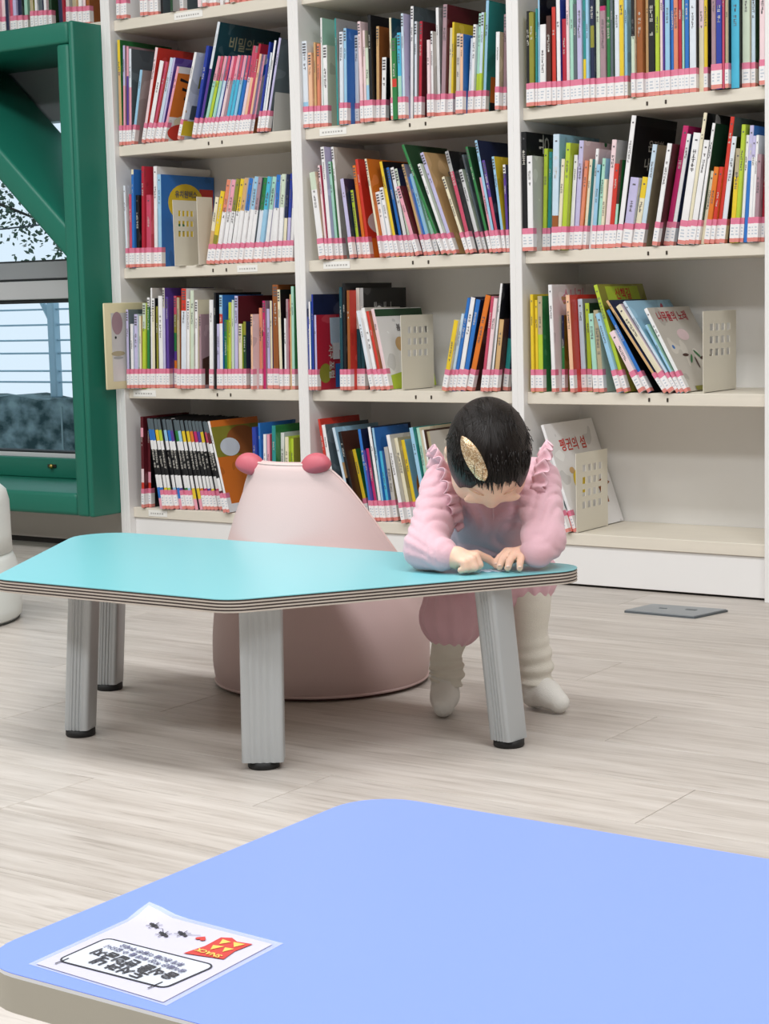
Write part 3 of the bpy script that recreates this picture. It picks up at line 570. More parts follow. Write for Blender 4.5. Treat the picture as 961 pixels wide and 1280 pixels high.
for b in BOOKS:
    rnd = random.Random(b['row']+str(b['i']))
    L, t_, h, d = b['lean'], b['t'], b['h'], b['d']; piv, off = book_matrix(b)
    V, Fc, mi, cols = cover_geo(t_, d, h, b['spine']); V = [(x+off, y, z) for x, y, z in V]
    cm = [art(b['cov'])]+[cmat(c) for c in cols]
    PV, PF = box_geo(off+min(0.0016, t_*0.2), off+t_-min(0.0016, t_*0.2), 0.0022, d-0.003, 0.003, h-0.003)
    LV, LF, LM = label_geo(t_, d, 0.001); LV = [(x+off, y, z) for x, y, z in LV]
    TV, TF = title_geo(t_, h, rnd, b['row'] == 'L4' and 3 <= b['i'] <= 19); TV = [(x+off, y, z) for x, y, z in TV]
    main = b['spine'][-1][0] if len(b['spine']) < 3 else 'black'
    tm = ink_l if main in DARKS else ink_d
    lm = [lab_w, lab_p, lab_r, lab_i]
    haslabel = rnd.random() < (0.86 if main in DARKS else 0.985)
    if b['single']:
        size = 'thick' if t_ > 0.0150 else ('slim' if t_ < 0.0095 else '')
        tall = 'tall' if h > 0.262 else ('short' if h < 0.19 else '')
        word = WORD.get(main, main)
        if len(b['spine']) > 1 and len(b['spine']) < 4: word = WORD.get(b['spine'][0][0], b['spine'][0][0])+' and '+word if b['spine'][0][0] != main else word
        if len(b['spine']) >= 4: word = 'multicoloured striped'
        ln = ' leaning right' if L > 0.06 else (' leaning left' if L < -0.06 else '')
        lab = ' '.join(x for x in (tall, size, word, 'book') if x)+ln+', '+ordinal(b['i'])+' from left, '+SHELF[ROWS[b['row']][0]]+', '+BAY[b['row'][0]]
        if b['row'] == 'TL': lab = ' '.join(x for x in (size, word, 'book') if x)+', '+ordinal(b['i'])+' from left, above the green frame'
        o = thing('picture_book', lab, 'book', (piv, b['y'], b['z']), 0, GROUP[b['row'][0]]+(', '+SHELF[ROWS[b['row']][0]]))
        o.rotation_euler = (0, L, 0)
        link('cover', mesh_from('cover', V, Fc, cm, mi), o)
        link('page_block', mesh_from('page_block', PV, PF, page_m), o)
        if haslabel: link('spine_label', mesh_from('spine_label', LV, LF, lm, LM), o)
        if TF: link('spine_title', mesh_from('spine_title', TV, TF, tm), o)
        CR = []
        if b['row'] in ('M1', 'M2', 'L3') and rnd.random() < 0.7: CR = [(0.2, 0.85, h-0.010-0.007*k, h-0.006-0.007*k) for k in range(4)]
        elif b['row'] in ('R2', 'R3', 'L2'): CR = [(0.36, 0.70, h-0.018, h-0.0145)]
        if CR: link('code_print', mesh_from('code_print', [(off+t_*u, -0.0005, z) for a0, a1, z0, z1 in CR for u, z in ((a0, z0), (a1, z0), (a1, z1), (a0, z1))], [tuple(range(4*k, 4*k+4)) for k in range(len(CR))], mat('code_ink', '5d5b60', 0.6)), o)
        b['obj'] = o; b['off'] = off; BOOKOBJ[(b['row'], b['i'])] = b
    else:
        mtx = Matrix.Translation((piv, b['y'], b['z'])) @ Matrix.Rotation(L, 4, 'Y')
        stuff_add(V, Fc, cm, mi, mtx); stuff_add(PV, PF, [page_m], [0]*6, mtx)
        if haslabel: stuff_add(LV, LF, lm, LM, mtx)
        stuff_add(TV, TF, [tm], [0]*len(TF), mtx)
tag(link('books', mesh_from('books', stuff_v, stuff_f, stuff_mats, stuff_mi)), 'remaining thin book spines tucked between the larger books and along the cut-off top shelf', 'books', kind='stuff')

# printed covers that can be made out
def cover_print(key, shapes):
    """shapes on the right-hand cover: u from the spine (0..1), v from the bottom (0..1)"""
    b = BOOKOBJ.get(key)
    if not b: return
    d, h, x = b['d'], b['h'], b['off']+b['t']; k = 0
    for s in shapes:
        k += 1; xx = x+0.0002*k
        if s[0] == 'text':
            _, body, u, v, size, m = s[:6]; rot = s[6] if len(s) > 6 else 0
            me = text_mesh('cover_print', body, size, m, bold=0.0006)
            o = link('cover_print', me, b['obj'], (xx+0.0004, u*d, v*h), (PI/2, 0, PI/2))
            if rot: o.rotation_euler = (Matrix.Rotation(PI/2, 3, 'Z') @ Matrix.Rotation(PI/2, 3, 'X') @ Matrix.Rotation(rot, 3, 'Z')).to_euler()
            continue
        pts = s[1]; V = [(xx, u*d, v*h) for u, v in pts]
        link('cover_print', mesh_from('cover_print', V, [tuple(range(len(V)))], s[2]), b['obj'])
P = lambda c: cmat(c)
rect = lambda a, b_, c, d_: [(a, c), (b_, c), (b_, d_), (a, d_)]
cover_print(('L1', 14), [('text', '비밀의', 0.40, 0.83, 0.040, mat('gold_print', 'a9a483', 0.5)), ('text', '집', 0.70, 0.83, 0.036, mat('gold_print', 'a9a483', 0.5))])
cover_print(('R2', 1), [('text', '유9', 0.42, 0.86, 0.055, ink_l, -PI/2)])
cover_print(('R2', 19), [('poly', rect(0.10, 1.0, 0.0, 0.93), P('black')), ('text', '온전한', 0.55, 0.78, 0.030, ink_l), ('text', '나무와', 0.5, 0.64, 0.030, ink_l), ('text', '별을', 0.40, 0.46, 0.034, ink_l)])
cover_print(('L2', 8), [('poly', rect(0.72, 0.98, 0.62, 0.86), P('red')), ('poly', ellipse_pts(0.46, 0.70, 0.33, 0.21), P('yellow')), ('poly', [(0.2, 0.62), (0.74, 0.62), (0.62, 0.42), (0.30, 0.42)], P('yellow')), ('poly', ellipse_pts(0.44, 0.33, 0.19, 0.14), P('yellow')), ('poly', rect(0.30, 0.62, 0.14, 0.33), P('yellow')), ('poly', ellipse_pts(0.36, 0.43, 0.10, 0.045), P('green')), ('text', '유치원버스', 0.46, 0.79, 0.021, ink_d), ('text', '친구들', 0.40, 0.68, 0.021, P('red')), ('poly', ellipse_pts(0.30, 0.12, 0.06, 0.02), P('green'))])
tig = P('orange')
cover_print(('L1', 11), [('poly', rect(0.0, 1.0, 0.34, 0.92), tig)]+[('poly', [(0.1+0.1*k, 0.86-0.12*k), (0.5+0.06*k, 0.80-0.11*k), (0.6+0.05*k, 0.77-0.11*k), (0.1+0.1*k, 0.82-0.12*k)], P('black')) for k in range(4)]+[('poly', ellipse_pts(0.45, 0.28, 0.3, 0.09), P('cream')), ('poly', ellipse_pts(0.45, 0.14, 0.42, 0.12), P('red'))])
cover_print(('L1', 5), [('poly', ellipse_pts(0.55, 0.68, 0.24, 0.14), P('slate')), ('poly', ellipse_pts(0.55, 0.68, 0.15, 0.08), P('mauve')), ('poly', ellipse_pts(0.6, 0.16, 0.3, 0.13), P('darkbrown')), ('poly', ellipse_pts(0.6, 0.16, 0.14, 0.06), P('mauve'))])
cover_print(('L1', 12), [('poly', rect(0.3, 1, 0.60, 0.74), P('olive')), ('poly', rect(0.2, 1, 0.24, 0.40), P('slate')), ('poly', rect(0.0, 1, 0.05, 0.22), P('yellow'))])
cover_print(('L1', 29), [('poly', ellipse_pts(0.5, 0.74, 0.30, 0.12), P('black')), ('poly', ellipse_pts(0.45, 0.55, 0.3, 0.13), P('tan')), ('poly', ellipse_pts(0.6, 0.36, 0.34, 0.13), P('lilac')), ('poly', rect(0.0, 0.6, 0.02, 0.22), P('brown'))])
cover_print(('M3', 4), [('poly', [(0.40, 0.96), (0.95, 0.96), (0.95, 0.6), (0.62, 0.5), (0.42, 0.62)], P('paleblue')), ('poly', rect(0.55, 0.98, 0.02, 0.34), P('blue')), ('poly', ellipse_pts(0.25, 0.22, 0.18, 0.13), P('olive')), ('poly', rect(0.48, 0.68, 0.40, 0.62), P('white')), ('text', '지구', 0.40, 0.50, 0.020, ink_l, -PI/2), ('text', '포럼', 0.42, 0.26, 0.026, ink_l, -PI/2)])
cover_print(('M3', 13), [('poly', rect(0.0, 1.0, 0.90, 0.99), P('darkgreen')), ('poly', [(0, 0), (1, 0), (1, 0.22), (0.6, 0.27), (0.3, 0.20), (0, 0.16)], P('lime')), ('poly', ellipse_pts(0.40, 0.55, 0.10, 0.09), P('tan')), ('text', '봄', 0.42, 0.75, 0.020, ink_d)])
cover_print(('M3', 9), [('text', 'ㅐ  ㅐㅣ', 0.45, 0.80, 0.030, P('grey'))])
cover_print(('R3', 12), [('poly', rect(0.15, 0.86, 0.74, 0.98), P('lime')), ('text', '산책길', 0.5, 0.90, 0.030, P('red'))])
cover_print(('R3', 19), [('text', '나무들의 노래', 0.48, 0.88, 0.028, P('crimson')), ('poly', ellipse_pts(0.52, 0.66, 0.13, 0.07), P('palepink'))]+[('poly', ellipse_pts(0.35+0.09*k, 0.42-0.05*(k % 3), 0.07, 0.018, 14, 0.8*k), P('green' if k % 2 else 'darkbrown')) for k in range(7)]+[('poly', rect(0.2, 1, 0.0, 0.05), P('olive'))])
cover_print(('R3', 4), [('text', '소나기', 0.48, 0.88, 0.040, P('pink')), ('text', '꽃', 0.56, 0.72, 0.055, P('pink'))])
cover_print(('R4', 2), [('text', '펭귄의 섬', 0.46, 0.78, 0.034, P('red')), ('poly', ellipse_pts(0.38, 0.44, 0.13, 0.11), P('yellow')), ('poly', ellipse_pts(0.28, 0.55, 0.05, 0.03), P('tan')), ('poly', [(0.74, 0.2), (0.82, 0.2), (0.84, 0.34), (0.95, 0.38), (0.86, 0.44), (0.78, 0.42), (0.68, 0.40)], P('brown'))])
cover_print(('R4', 1), [('poly', rect(0.05, 1, 0.0, 0.22), P('red')), ('poly', ellipse_pts(0.3, 0.30, 0.22, 0.14), P('slate')), ('poly', ellipse_pts(0.55, 0.48, 0.2, 0.12), P('orange')), ('poly', ellipse_pts(0.5, 0.75, 0.3, 0.14), P('grey')), ('poly', ellipse_pts(0.35, 0.10, 0.2, 0.06), P('white'))])
cover_print(('L4', 20), [('poly', rect(0.0, 1, 0.60, 0.93), P('olive')), ('poly', ellipse_pts(0.6, 0.76, 0.34, 0.16), P('brown')), ('poly', ellipse_pts(0.30, 0.70, 0.20, 0.10), P('ice')), ('poly', ellipse_pts(0.80, 0.30, 0.24, 0.16), P('ice')), ('text', '왜요', 0.74, 0.30, 0.036, ink_d), ('poly', rect(0, 1, 0, 0.09), P('white'))])
cover_print(('L3', 31), [('poly', ellipse_pts(0.72, 0.66, 0.16, 0.07), P('darkgreen')), ('poly', [(0.45, 0.60), (0.98, 0.56), (0.95, 0.38)], P('darkgreen')), ('poly', rect(0.3, 1, 0, 0.12), P('mauve'))])
cover_print(('L3', 20), [('text', '기억', 0.6, 0.83, 0.018, P('tan')), ('poly', [(0.05, 0.05), (0.6, 0.05), (0.6, 0.30), (0.3, 0.44), (0.05, 0.40)], P('darkbrown'))])
cover_print(('M2', 9), [('poly', ellipse_pts(0.5, 0.36, 0.45, 0.13), P('ice')), ('poly', rect(0.0, 1, 0.0, 0.2), P('orange'))])
cover_print(('M2', 24), [('text', '99', 0.5, 0.78, 0.028, ink_d), ('poly', ellipse_pts(0.8, 0.76, 0.15, 0.09), P('olive'))])
cover_print(('M1', 36), [('poly', rect(0.1, 1, 0.1, 0.33), P('orange')), ('poly', rect(0.1, 1, 0.0, 0.10), P('black'))])
cover_print(('M4', 15), [('poly', ellipse_pts(0.5, 0.40, 0.4, 0.28), P('orange')), ('poly', ellipse_pts(0.6, 0.25, 0.25, 0.18), P('lilac'))])
cover_print(('M4', 3), [('poly', rect(0.0, 1, 0.45, 0.62), P('tan')), ('poly', rect(0.0, 1, 0.1, 0.45), P('black'))])

# cream photo book pulled out at the left end of the third shelf
cb = thing('photo_book', 'cream bordered photo book jutting out in front of the left shelf end', 'book', (-W+T/2+0.0015, -0.078, LIPS[3]+LIP_T+0.0004))
creamc = mat('cream_cover', 'e6dbb4', 0.5); hgt, dpt, th = 0.242, 0.185, 0.006
link('cover', bm_mesh('cover', box_bm(0, th, 0, dpt, 0, hgt, 0.0025, 2), creamc, True, 0.7), cb)
link('photo', mesh_from('photo', [(th+0.0004, y, z) for y, z in rect(0.026, 0.16, 0.022, hgt-0.028)], [(0, 1, 2, 3)], mat('grey_photo', 'd8d4d2', 0.4, noise=0.25, scale=12)), cb)
for pts, m in ((ellipse_pts(0.05, 0.185, 0.022, 0.032), 'mauve'), (ellipse_pts(0.05, 0.10, 0.028, 0.007), 'khaki'), (ellipse_pts(0.042, 0.145, 0.004, 0.004), 'black'), (ellipse_pts(0.05, 0.088, 0.02, 0.004), 'grey')):
    link('photo_detail', mesh_from('photo_detail', [(th+0.0008, y, z) for y, z in pts], [tuple(range(len(pts)))], cmat(m)), cb)

# ------------------------------------------------------------------ perforated metal bookends
be_m = mat('cream_metal', 'e6e0d0', 0.45, metal=0.0); be_g = mat('grey_metal', 'c3c2bd', 0.45)
def plate_with_slots(name, wid, hgt, slots, m, parent, thick=0.0012, slant=0.35):
    """upright sheet in local YZ (y along depth); slots = list of (y, z, half width, half height)"""
    ys = sorted(set([0, wid]+[round(s[0]+k*s[2], 5) for s in slots for k in (-1, 1)])); zs = sorted(set([0, hgt]+[round(s[1]+k*s[3], 5) for s in slots for k in (-1, 1)]))
    bm = bmesh.new(); g = {}
    sl = lambda y, z: y+slant*(z-hgt*0.5)*(1 if 0.001 < y < wid-0.001 and 0.001 < z < hgt-0.001 else 0)*0.12
    for iy, y in enumerate(ys):
        for iz, z in enumerate(zs): g[iy, iz] = bm.verts.new((0, sl(y, z), z))
    for iy in range(len(ys)-1):
        for iz in range(len(zs)-1):
            cy, cz = (ys[iy]+ys[iy+1])/2, (zs[iz]+zs[iz+1])/2
            if any(abs(cy-s[0]) < s[2] and abs(cz-s[1]) < s[3] for s in slots): continue
            bm.faces.new((g[iy, iz], g[iy+1, iz], g[iy+1, iz+1], g[iy, iz+1]))
    o = link(name, bm_mesh(name, bm, m), parent); o.modifiers.new('thickness', 'SOLIDIFY').thickness = thick; return o
def bookend(pxl, pxr, pyt, pyb, lev, label, m, slots, foot, yfront=None, lean=0.0):
    zs = LIPS[lev]+LIP_T+0.0003
    yf = 0.03 if yfront is None else yfront
    p = on_plane(pxl, pyb, 1, yf); tp = on_plane(pxl, pyt, 0, p.x); hgt = tp.z-zs
    pr = on_plane(pxr, pyb, 0, p.x); wid = max(0.06, min(pr.y-yf, DEPTH-yf-0.006))
    t = thing('bookend', label, 'bookend', (p.x, yf, zs), 0, 'metal bookends on the shelves'); t.rotation_euler = (0, lean, 0)
    ss = [(wid*(0.24+0.17*i), hgt*(0.80-0.155*j), wid*0.05, hgt*0.043) for i in range(slots[0]) for j in range(slots[1])]
    plate_with_slots('upright', wid, hgt, ss, m, t)
    if slots[0]: pass
    L = 0.07*foot
    x0, x1 = min(0, L), max(0, L); box('foot', x0, x1, 0.01, wid-0.01, 0.0, 0.0012, m, t)
    return t
bookend(341, 363, 76, 168, 1, 'plain grey metal bookend at the right end of left upper shelf', be_g, (0, 0), 0.1, 0.02, 0.125)
bookend(219, 249, 250, 336, 2, 'slotted cream bookend in front of the blue and yellow cover', be_m, (4, 3), 0.35, 0.0)
bookend(249, 268, 246, 335, 2, 'plain cream bookend before the run of white spined books', be_m, (0, 0), -0.35, 0.0)
bookend(503, 543, 394, 490, 3, 'slotted cream bookend holding up the grassy white picture book', be_m, (4, 3), -1, 0.03)
bookend(879, 920, 389, 492, 3, 'faintly slotted cream bookend right of the leaning books, third shelf right', be_m, (4, 3), -1, 0.03)
bookend(721, 760, 567, 669, 4, 'cream slotted bookend on the nearly empty bottom shelf', be_m, (4, 4), -1, 0.02)
# ------------------------------------------------------------------ tables
ZT = 0.275
teal_m = mat('turquoise_laminate', '80cad2', 0.28, noise=0.02, scale=3, spec=0.5)
blue_m = mat('periwinkle_laminate', '7f98f0', 0.32, noise=0.015, scale=3, spec=0.5)
ply_l = mat('birch_ply', 'c4b9ae', 0.6, noise=0.12, scale=40); ply_d = mat('dark_ply', '3a2e2b', 0.6, noise=0.1, scale=40)
leg_m = bpy.data.materials.new('ribbed_aluminium'); leg_m.use_nodes = True
b = leg_m.node_tree.nodes['Principled BSDF']; b.inputs['Base Color'].default_value = srgb('bcc0c2'); b.inputs['Metallic'].default_value = 0.35; b.inputs['Roughness'].default_value = 0.38
foot_m = mat('black_rubber', '171717', 0.6)
def leg(parent, top, foot, rz, wx=0.06, wy=0.046, ztop=0.255):
    """extruded leg with a ribbed section; leans from top to foot"""
    g = bpy.data.objects.new('leg', None); prof = []
    hx, hy = wx/2, wy/2; ribs = 5
    side = lambda a, b_, n: [(a[0]+(b_[0]-a[0])*k/n, a[1]+(b_[1]-a[1])*k/n) for k in range(n)]
    r = 0.006
    def rib_line(a, b_, nrm):
        out = []; n = 20
        for k in range(n+1):
            t = k/n; d = 0.0009*(1 if (k % 4) < 2 else -1) if 0.14 < t < 0.86 else 0
            out.append((a[0]+(b_[0]-a[0])*t+nrm[0]*d, a[1]+(b_[1]-a[1])*t+nrm[1]*d))
        return out
    corner = lambda cx, cy, a0: [(cx+r*math.cos(a0+k*PI/8), cy+r*math.sin(a0+k*PI/8)) for k in range(1, 4)]
    prof += rib_line((-hx+r, -hy), (hx-r, -hy), (0, -1)); prof += corner(hx-r, -hy+r, -PI/2)
    prof += [(hx, -hy+r), (hx, hy-r)]; prof += corner(hx-r, hy-r, 0)
    prof += rib_line((hx-r, hy), (-hx+r, hy), (0, 1)); prof += corner(-hx+r, hy-r, PI/2)
    prof += [(-hx, hy-r), (-hx, -hy+r)]; prof += corner(-hx+r, -hy+r, PI)
    c, s = math.cos(rz), math.sin(rz); rp = [(x*c-y*s, x*s+y*c) for x, y in prof]
    zf = 0.012; n = len(rp)
    V = [(x+foot[0], y+foot[1], zf) for x, y in rp]+[(x+top[0], y+top[1], ztop) for x, y in rp]
    F = [(k, (k+1) % n, n+(k+1) % n, n+k) for k in range(n)]+[tuple(range(n))[::-1], tuple(range(n, 2*n))]
    me = mesh_from('leg', V, F, leg_m, smooth=True); me.set_sharp_from_angle(angle=0.7)
    bpy.data.objects.remove(g); o = link('leg', me, parent)
    lathe('foot_cap', [(0, 0), (0.023, 0), (0.0245, 0.002), (0.0245, 0.0118), (0, 0.0118)], foot_m, o, 24, loc=(foot[0], foot[1], 0))
    return o
def plywood_top(parent, outline, ztop, th, face_m, layers):
    zb = ztop-th; prism('laminate_top', outline, ztop-0.0012, ztop, face_m, parent)
    lt = (th-0.0012)/layers
    cx = sum(p[0] for p in outline)/len(outline); cy = sum(p[1] for p in outline)/len(outline)
    for k in range(layers):
        dark = k % 2 == 1 or k == layers-1
        o2 = [(x+(cx-x)*0.0012, y+(cy-y)*0.0012) for x, y in outline] if dark else outline
        prism('plywood_layer', o2, zb+k*lt, zb+(k+1)*lt, ply_d if dark else ply_l, parent)
tt = thing('kids_table', 'low turquoise trapezoid table with striped plywood edge in front of the child', 'table', (1.0, -1.55, 0))
corners = [(0.435, -1.283), (0.735, -1.812), (1.220, -1.806), (1.575, -1.283)]
out = rounded_poly([(x-1.0, y+1.55) for x, y in corners], [0.07, 0.06, 0.06, 0.05], 8)
plywood_top(tt, out, ZT, 0.0205, teal_m, 8)
L_ = lambda p: (p[0]-1.0, p[1]+1.55)
leg(tt, L_((0.812, -1.680)), L_((0.798, -1.690)), 0.35, 0.042, 0.042)
leg(tt, L_((0.606, -1.392)), L_((0.590, -1.399)), 0.35, 0.042, 0.042)
leg(tt, L_((1.196, -1.700)), L_((1.194, -1.703)), 0.60, 0.064, 0.046)
leg(tt, L_((1.436, -1.422)), L_((1.453, -1.409)), -0.12, 0.040, 0.050)

bt = thing('kids_table', 'low periwinkle blue table in the foreground with a notice on it', 'table', (2.5, -2.78, 0))
bc = [(1.990, -3.014), (3.05, -3.014), (3.05, -2.55), (1.990, -2.55)]
bo = rounded_poly([(x-2.5, y+2.78) for x, y in bc], [0.045, 0.045, 0.045, 0.05], 8)
edge_m = mat('greige_edge_band', 'b9b4a6', 0.5); edge_w = mat('white_edge_line', 'eef0f4', 0.5)
prism('laminate_top', bo, ZT-0.0005, ZT, blue_m, bt)
prism('edge_line', bo, ZT-0.0030, ZT-0.0005, edge_w, bt)
prism('table_board', bo, ZT-0.027, ZT-0.0030, edge_m, bt)
for p in ((2.11, -2.92), (2.94, -2.92), (2.94, -2.64), (2.11, -2.64)): leg(bt, (p[0]-2.5, p[1]+2.78), (p[0]-2.5, p[1]+2.78), 0.0, 0.05, 0.046, ZT-0.027)

# ------------------------------------------------------------------ laminated notice, upside down for the viewer
A = Vector((2.031, -2.878, ZT)); ang = math.atan2(-0.006, 0.120)
nt_ = thing('notice_sheet', 'laminated notice sheet with ants, heart and red snack bag, upside down', 'notice', A, ang)
lam = bpy.data.materials.new('clear_laminate'); lam.use_nodes = True; b = lam.node_tree.nodes['Principled BSDF']
b.inputs['Base Color'].default_value = (0.93, 0.94, 1, 1); b.inputs['Roughness'].default_value = 0.12; b.inputs['Alpha'].default_value = 0.35
paper = mat('notice_paper', 'c9c7da', 0.3); SU, SV = 0.1215, 0.1195
def sheet_pt(u, v, dz): 
    lift = 0.006*max(0.0, (0.22-math.hypot(u*1.0, v*1.3)))/0.22
    return (u*SU+v*0.010, -v*SV, dz+lift)
def grid_sheet(name, u0, u1, v0, v1, dz, m, n=10):
    V = [sheet_pt(u0+(u1-u0)*i/n, v0+(v1-v0)*j/n, dz) for j in range(n+1) for i in range(n+1)]
    F = [(j*(n+1)+i, (j+1)*(n+1)+i, (j+1)*(n+1)+i+1, j*(n+1)+i+1) for j in range(n) for i in range(n)]
    return link(name, mesh_from(name, V, F, m, smooth=True), nt_)
grid_sheet('paper', 0.02, 0.97, 0.03, 0.98, 0.0008, paper)
grid_sheet('plastic_sleeve', -0.02, 1.01, -0.02, 1.0, 0.0004, lam)
def spoly(name, pts, m, dz=0.0013):
    V = [sheet_pt(u, v, dz) for u, v in pts]; return link(name, mesh_from(name, V, [tuple(range(len(V)))[::-1]], m), nt_)
ink_n = mat('notice_ink', '2c2c34', 0.5); red_n = mat('snack_red', 'c23a35', 0.45); yel_n = mat('snack_yellow', 'e6bf5c', 0.45); ltpaper = mat('notice_white', 'd2d8e4', 0.35); blu_n = mat('notice_blue_ink', '5b5b78', 0.5)
def stroke(name, pts, w, m, dz=0.0014):
    V, F = [], []
    for i, (u, v) in enumerate(pts):
        a = pts[max(i-1, 0)]; c = pts[min(i+1, len(pts)-1)]; dx, dy = (c[0]-a[0]), (c[1]-a[1]); l = math.hypot(dx, dy) or 1
        V += [sheet_pt(u-dy/l*w, v+dx/l*w, dz), sheet_pt(u+dy/l*w, v-dx/l*w, dz)]
    for i in range(len(pts)-1): F.append((2*i, 2*i+1, 2*i+3, 2*i+2))
    return link(name, mesh_from(name, V, F, m), nt_)
fr = rounded_poly([(0.10, 0.485), (0.90, 0.455), (0.86, 0.845), (0.09, 0.885)], 0.05, 4)
spoly('text_panel', fr, ltpaper, 0.0012)
i0 = [k for k, p in enumerate(fr)]
stroke('panel_outline', fr+[fr[0]], 0.006, ink_n)
stroke('panel_mark', [(0.13, 0.83), (0.12, 0.93)], 0.005, ink_n, 0.0016); stroke('panel_mark', [(0.80, 0.79), (0.79, 0.90)], 0.005, ink_n, 0.0016)
def stext(body, u, v, size, m, bold=0.0002, name='print'):
    me = text_mesh(name, body, size, m, bold=bold); p = sheet_pt(u, v, 0.0019)
    link(name, me, nt_, p, (0, 0, PI-0.06))
stext('도서관 내', 0.47, 0.775, 0.0125, ink_n, 0.00035); stext('음식물 반입금지', 0.50, 0.685, 0.0118, ink_n, 0.00035)
stext('음식물은 책상 위에 둘 수 없으니', 0.50, 0.600, 0.0058, blu_n); stext('휴게 공간을 이용해 주세요', 0.50, 0.540, 0.0056, blu_n)
bag = [(0.66, 0.12), (0.72, 0.09), (0.78, 0.12), (0.88, 0.10), (0.86, 0.24), (0.88, 0.365), (0.80, 0.38), (0.72, 0.40), (0.63, 0.42), (0.665, 0.27)]
spoly('snack_bag', bag, red_n, 0.0014)
for tri in ([(0.69, 0.14), (0.76, 0.15), (0.72, 0.21)], [(0.77, 0.14), (0.85, 0.13), (0.82, 0.20)], [(0.70, 0.24), (0.77, 0.22), (0.73, 0.30)], [(0.78, 0.23), (0.84, 0.22), (0.81, 0.29)]): spoly('snack_chip', tri, yel_n, 0.0017)
stext('SNACK', 0.755, 0.345, 0.0070, yel_n, 0.0002)
hp = [(0.575+0.035*(16*math.sin(t)**3)/16, 0.195+0.035*(13*math.cos(t)-5*math.cos(2*t)-2*math.cos(3*t)-math.cos(4*t))/16) for t in [2*PI*k/24 for k in range(24)]]
spoly('heart', hp, red_n, 0.0015)
for (u, v) in ((0.205, 0.19), (0.345, 0.265), (0.435, 0.20)):
    an = spoly('ant', ellipse_pts(u, v, 0.022, 0.018, 12), ink_n, 0.0015)
    for (du, dv, ru, rv) in ((0.03, 0.012, 0.016, 0.012), (-0.028, -0.012, 0.018, 0.014)): 
        o = spoly('ant', ellipse_pts(u+du, v+dv, ru, rv, 10), ink_n, 0.0015)
    for k in range(6):
        a = 0.6+k*1.0; stroke('ant_leg', [(u, v), (u+0.05*math.cos(a), v+0.05*math.sin(a))], 0.003, ink_n, 0.0016)
stroke('ant_trail', [(0.225, 0.21), (0.28, 0.20), (0.33, 0.25)], 0.002, ink_n); stroke('ant_trail', [(0.46, 0.20), (0.54, 0.16)], 0.002, ink_n)

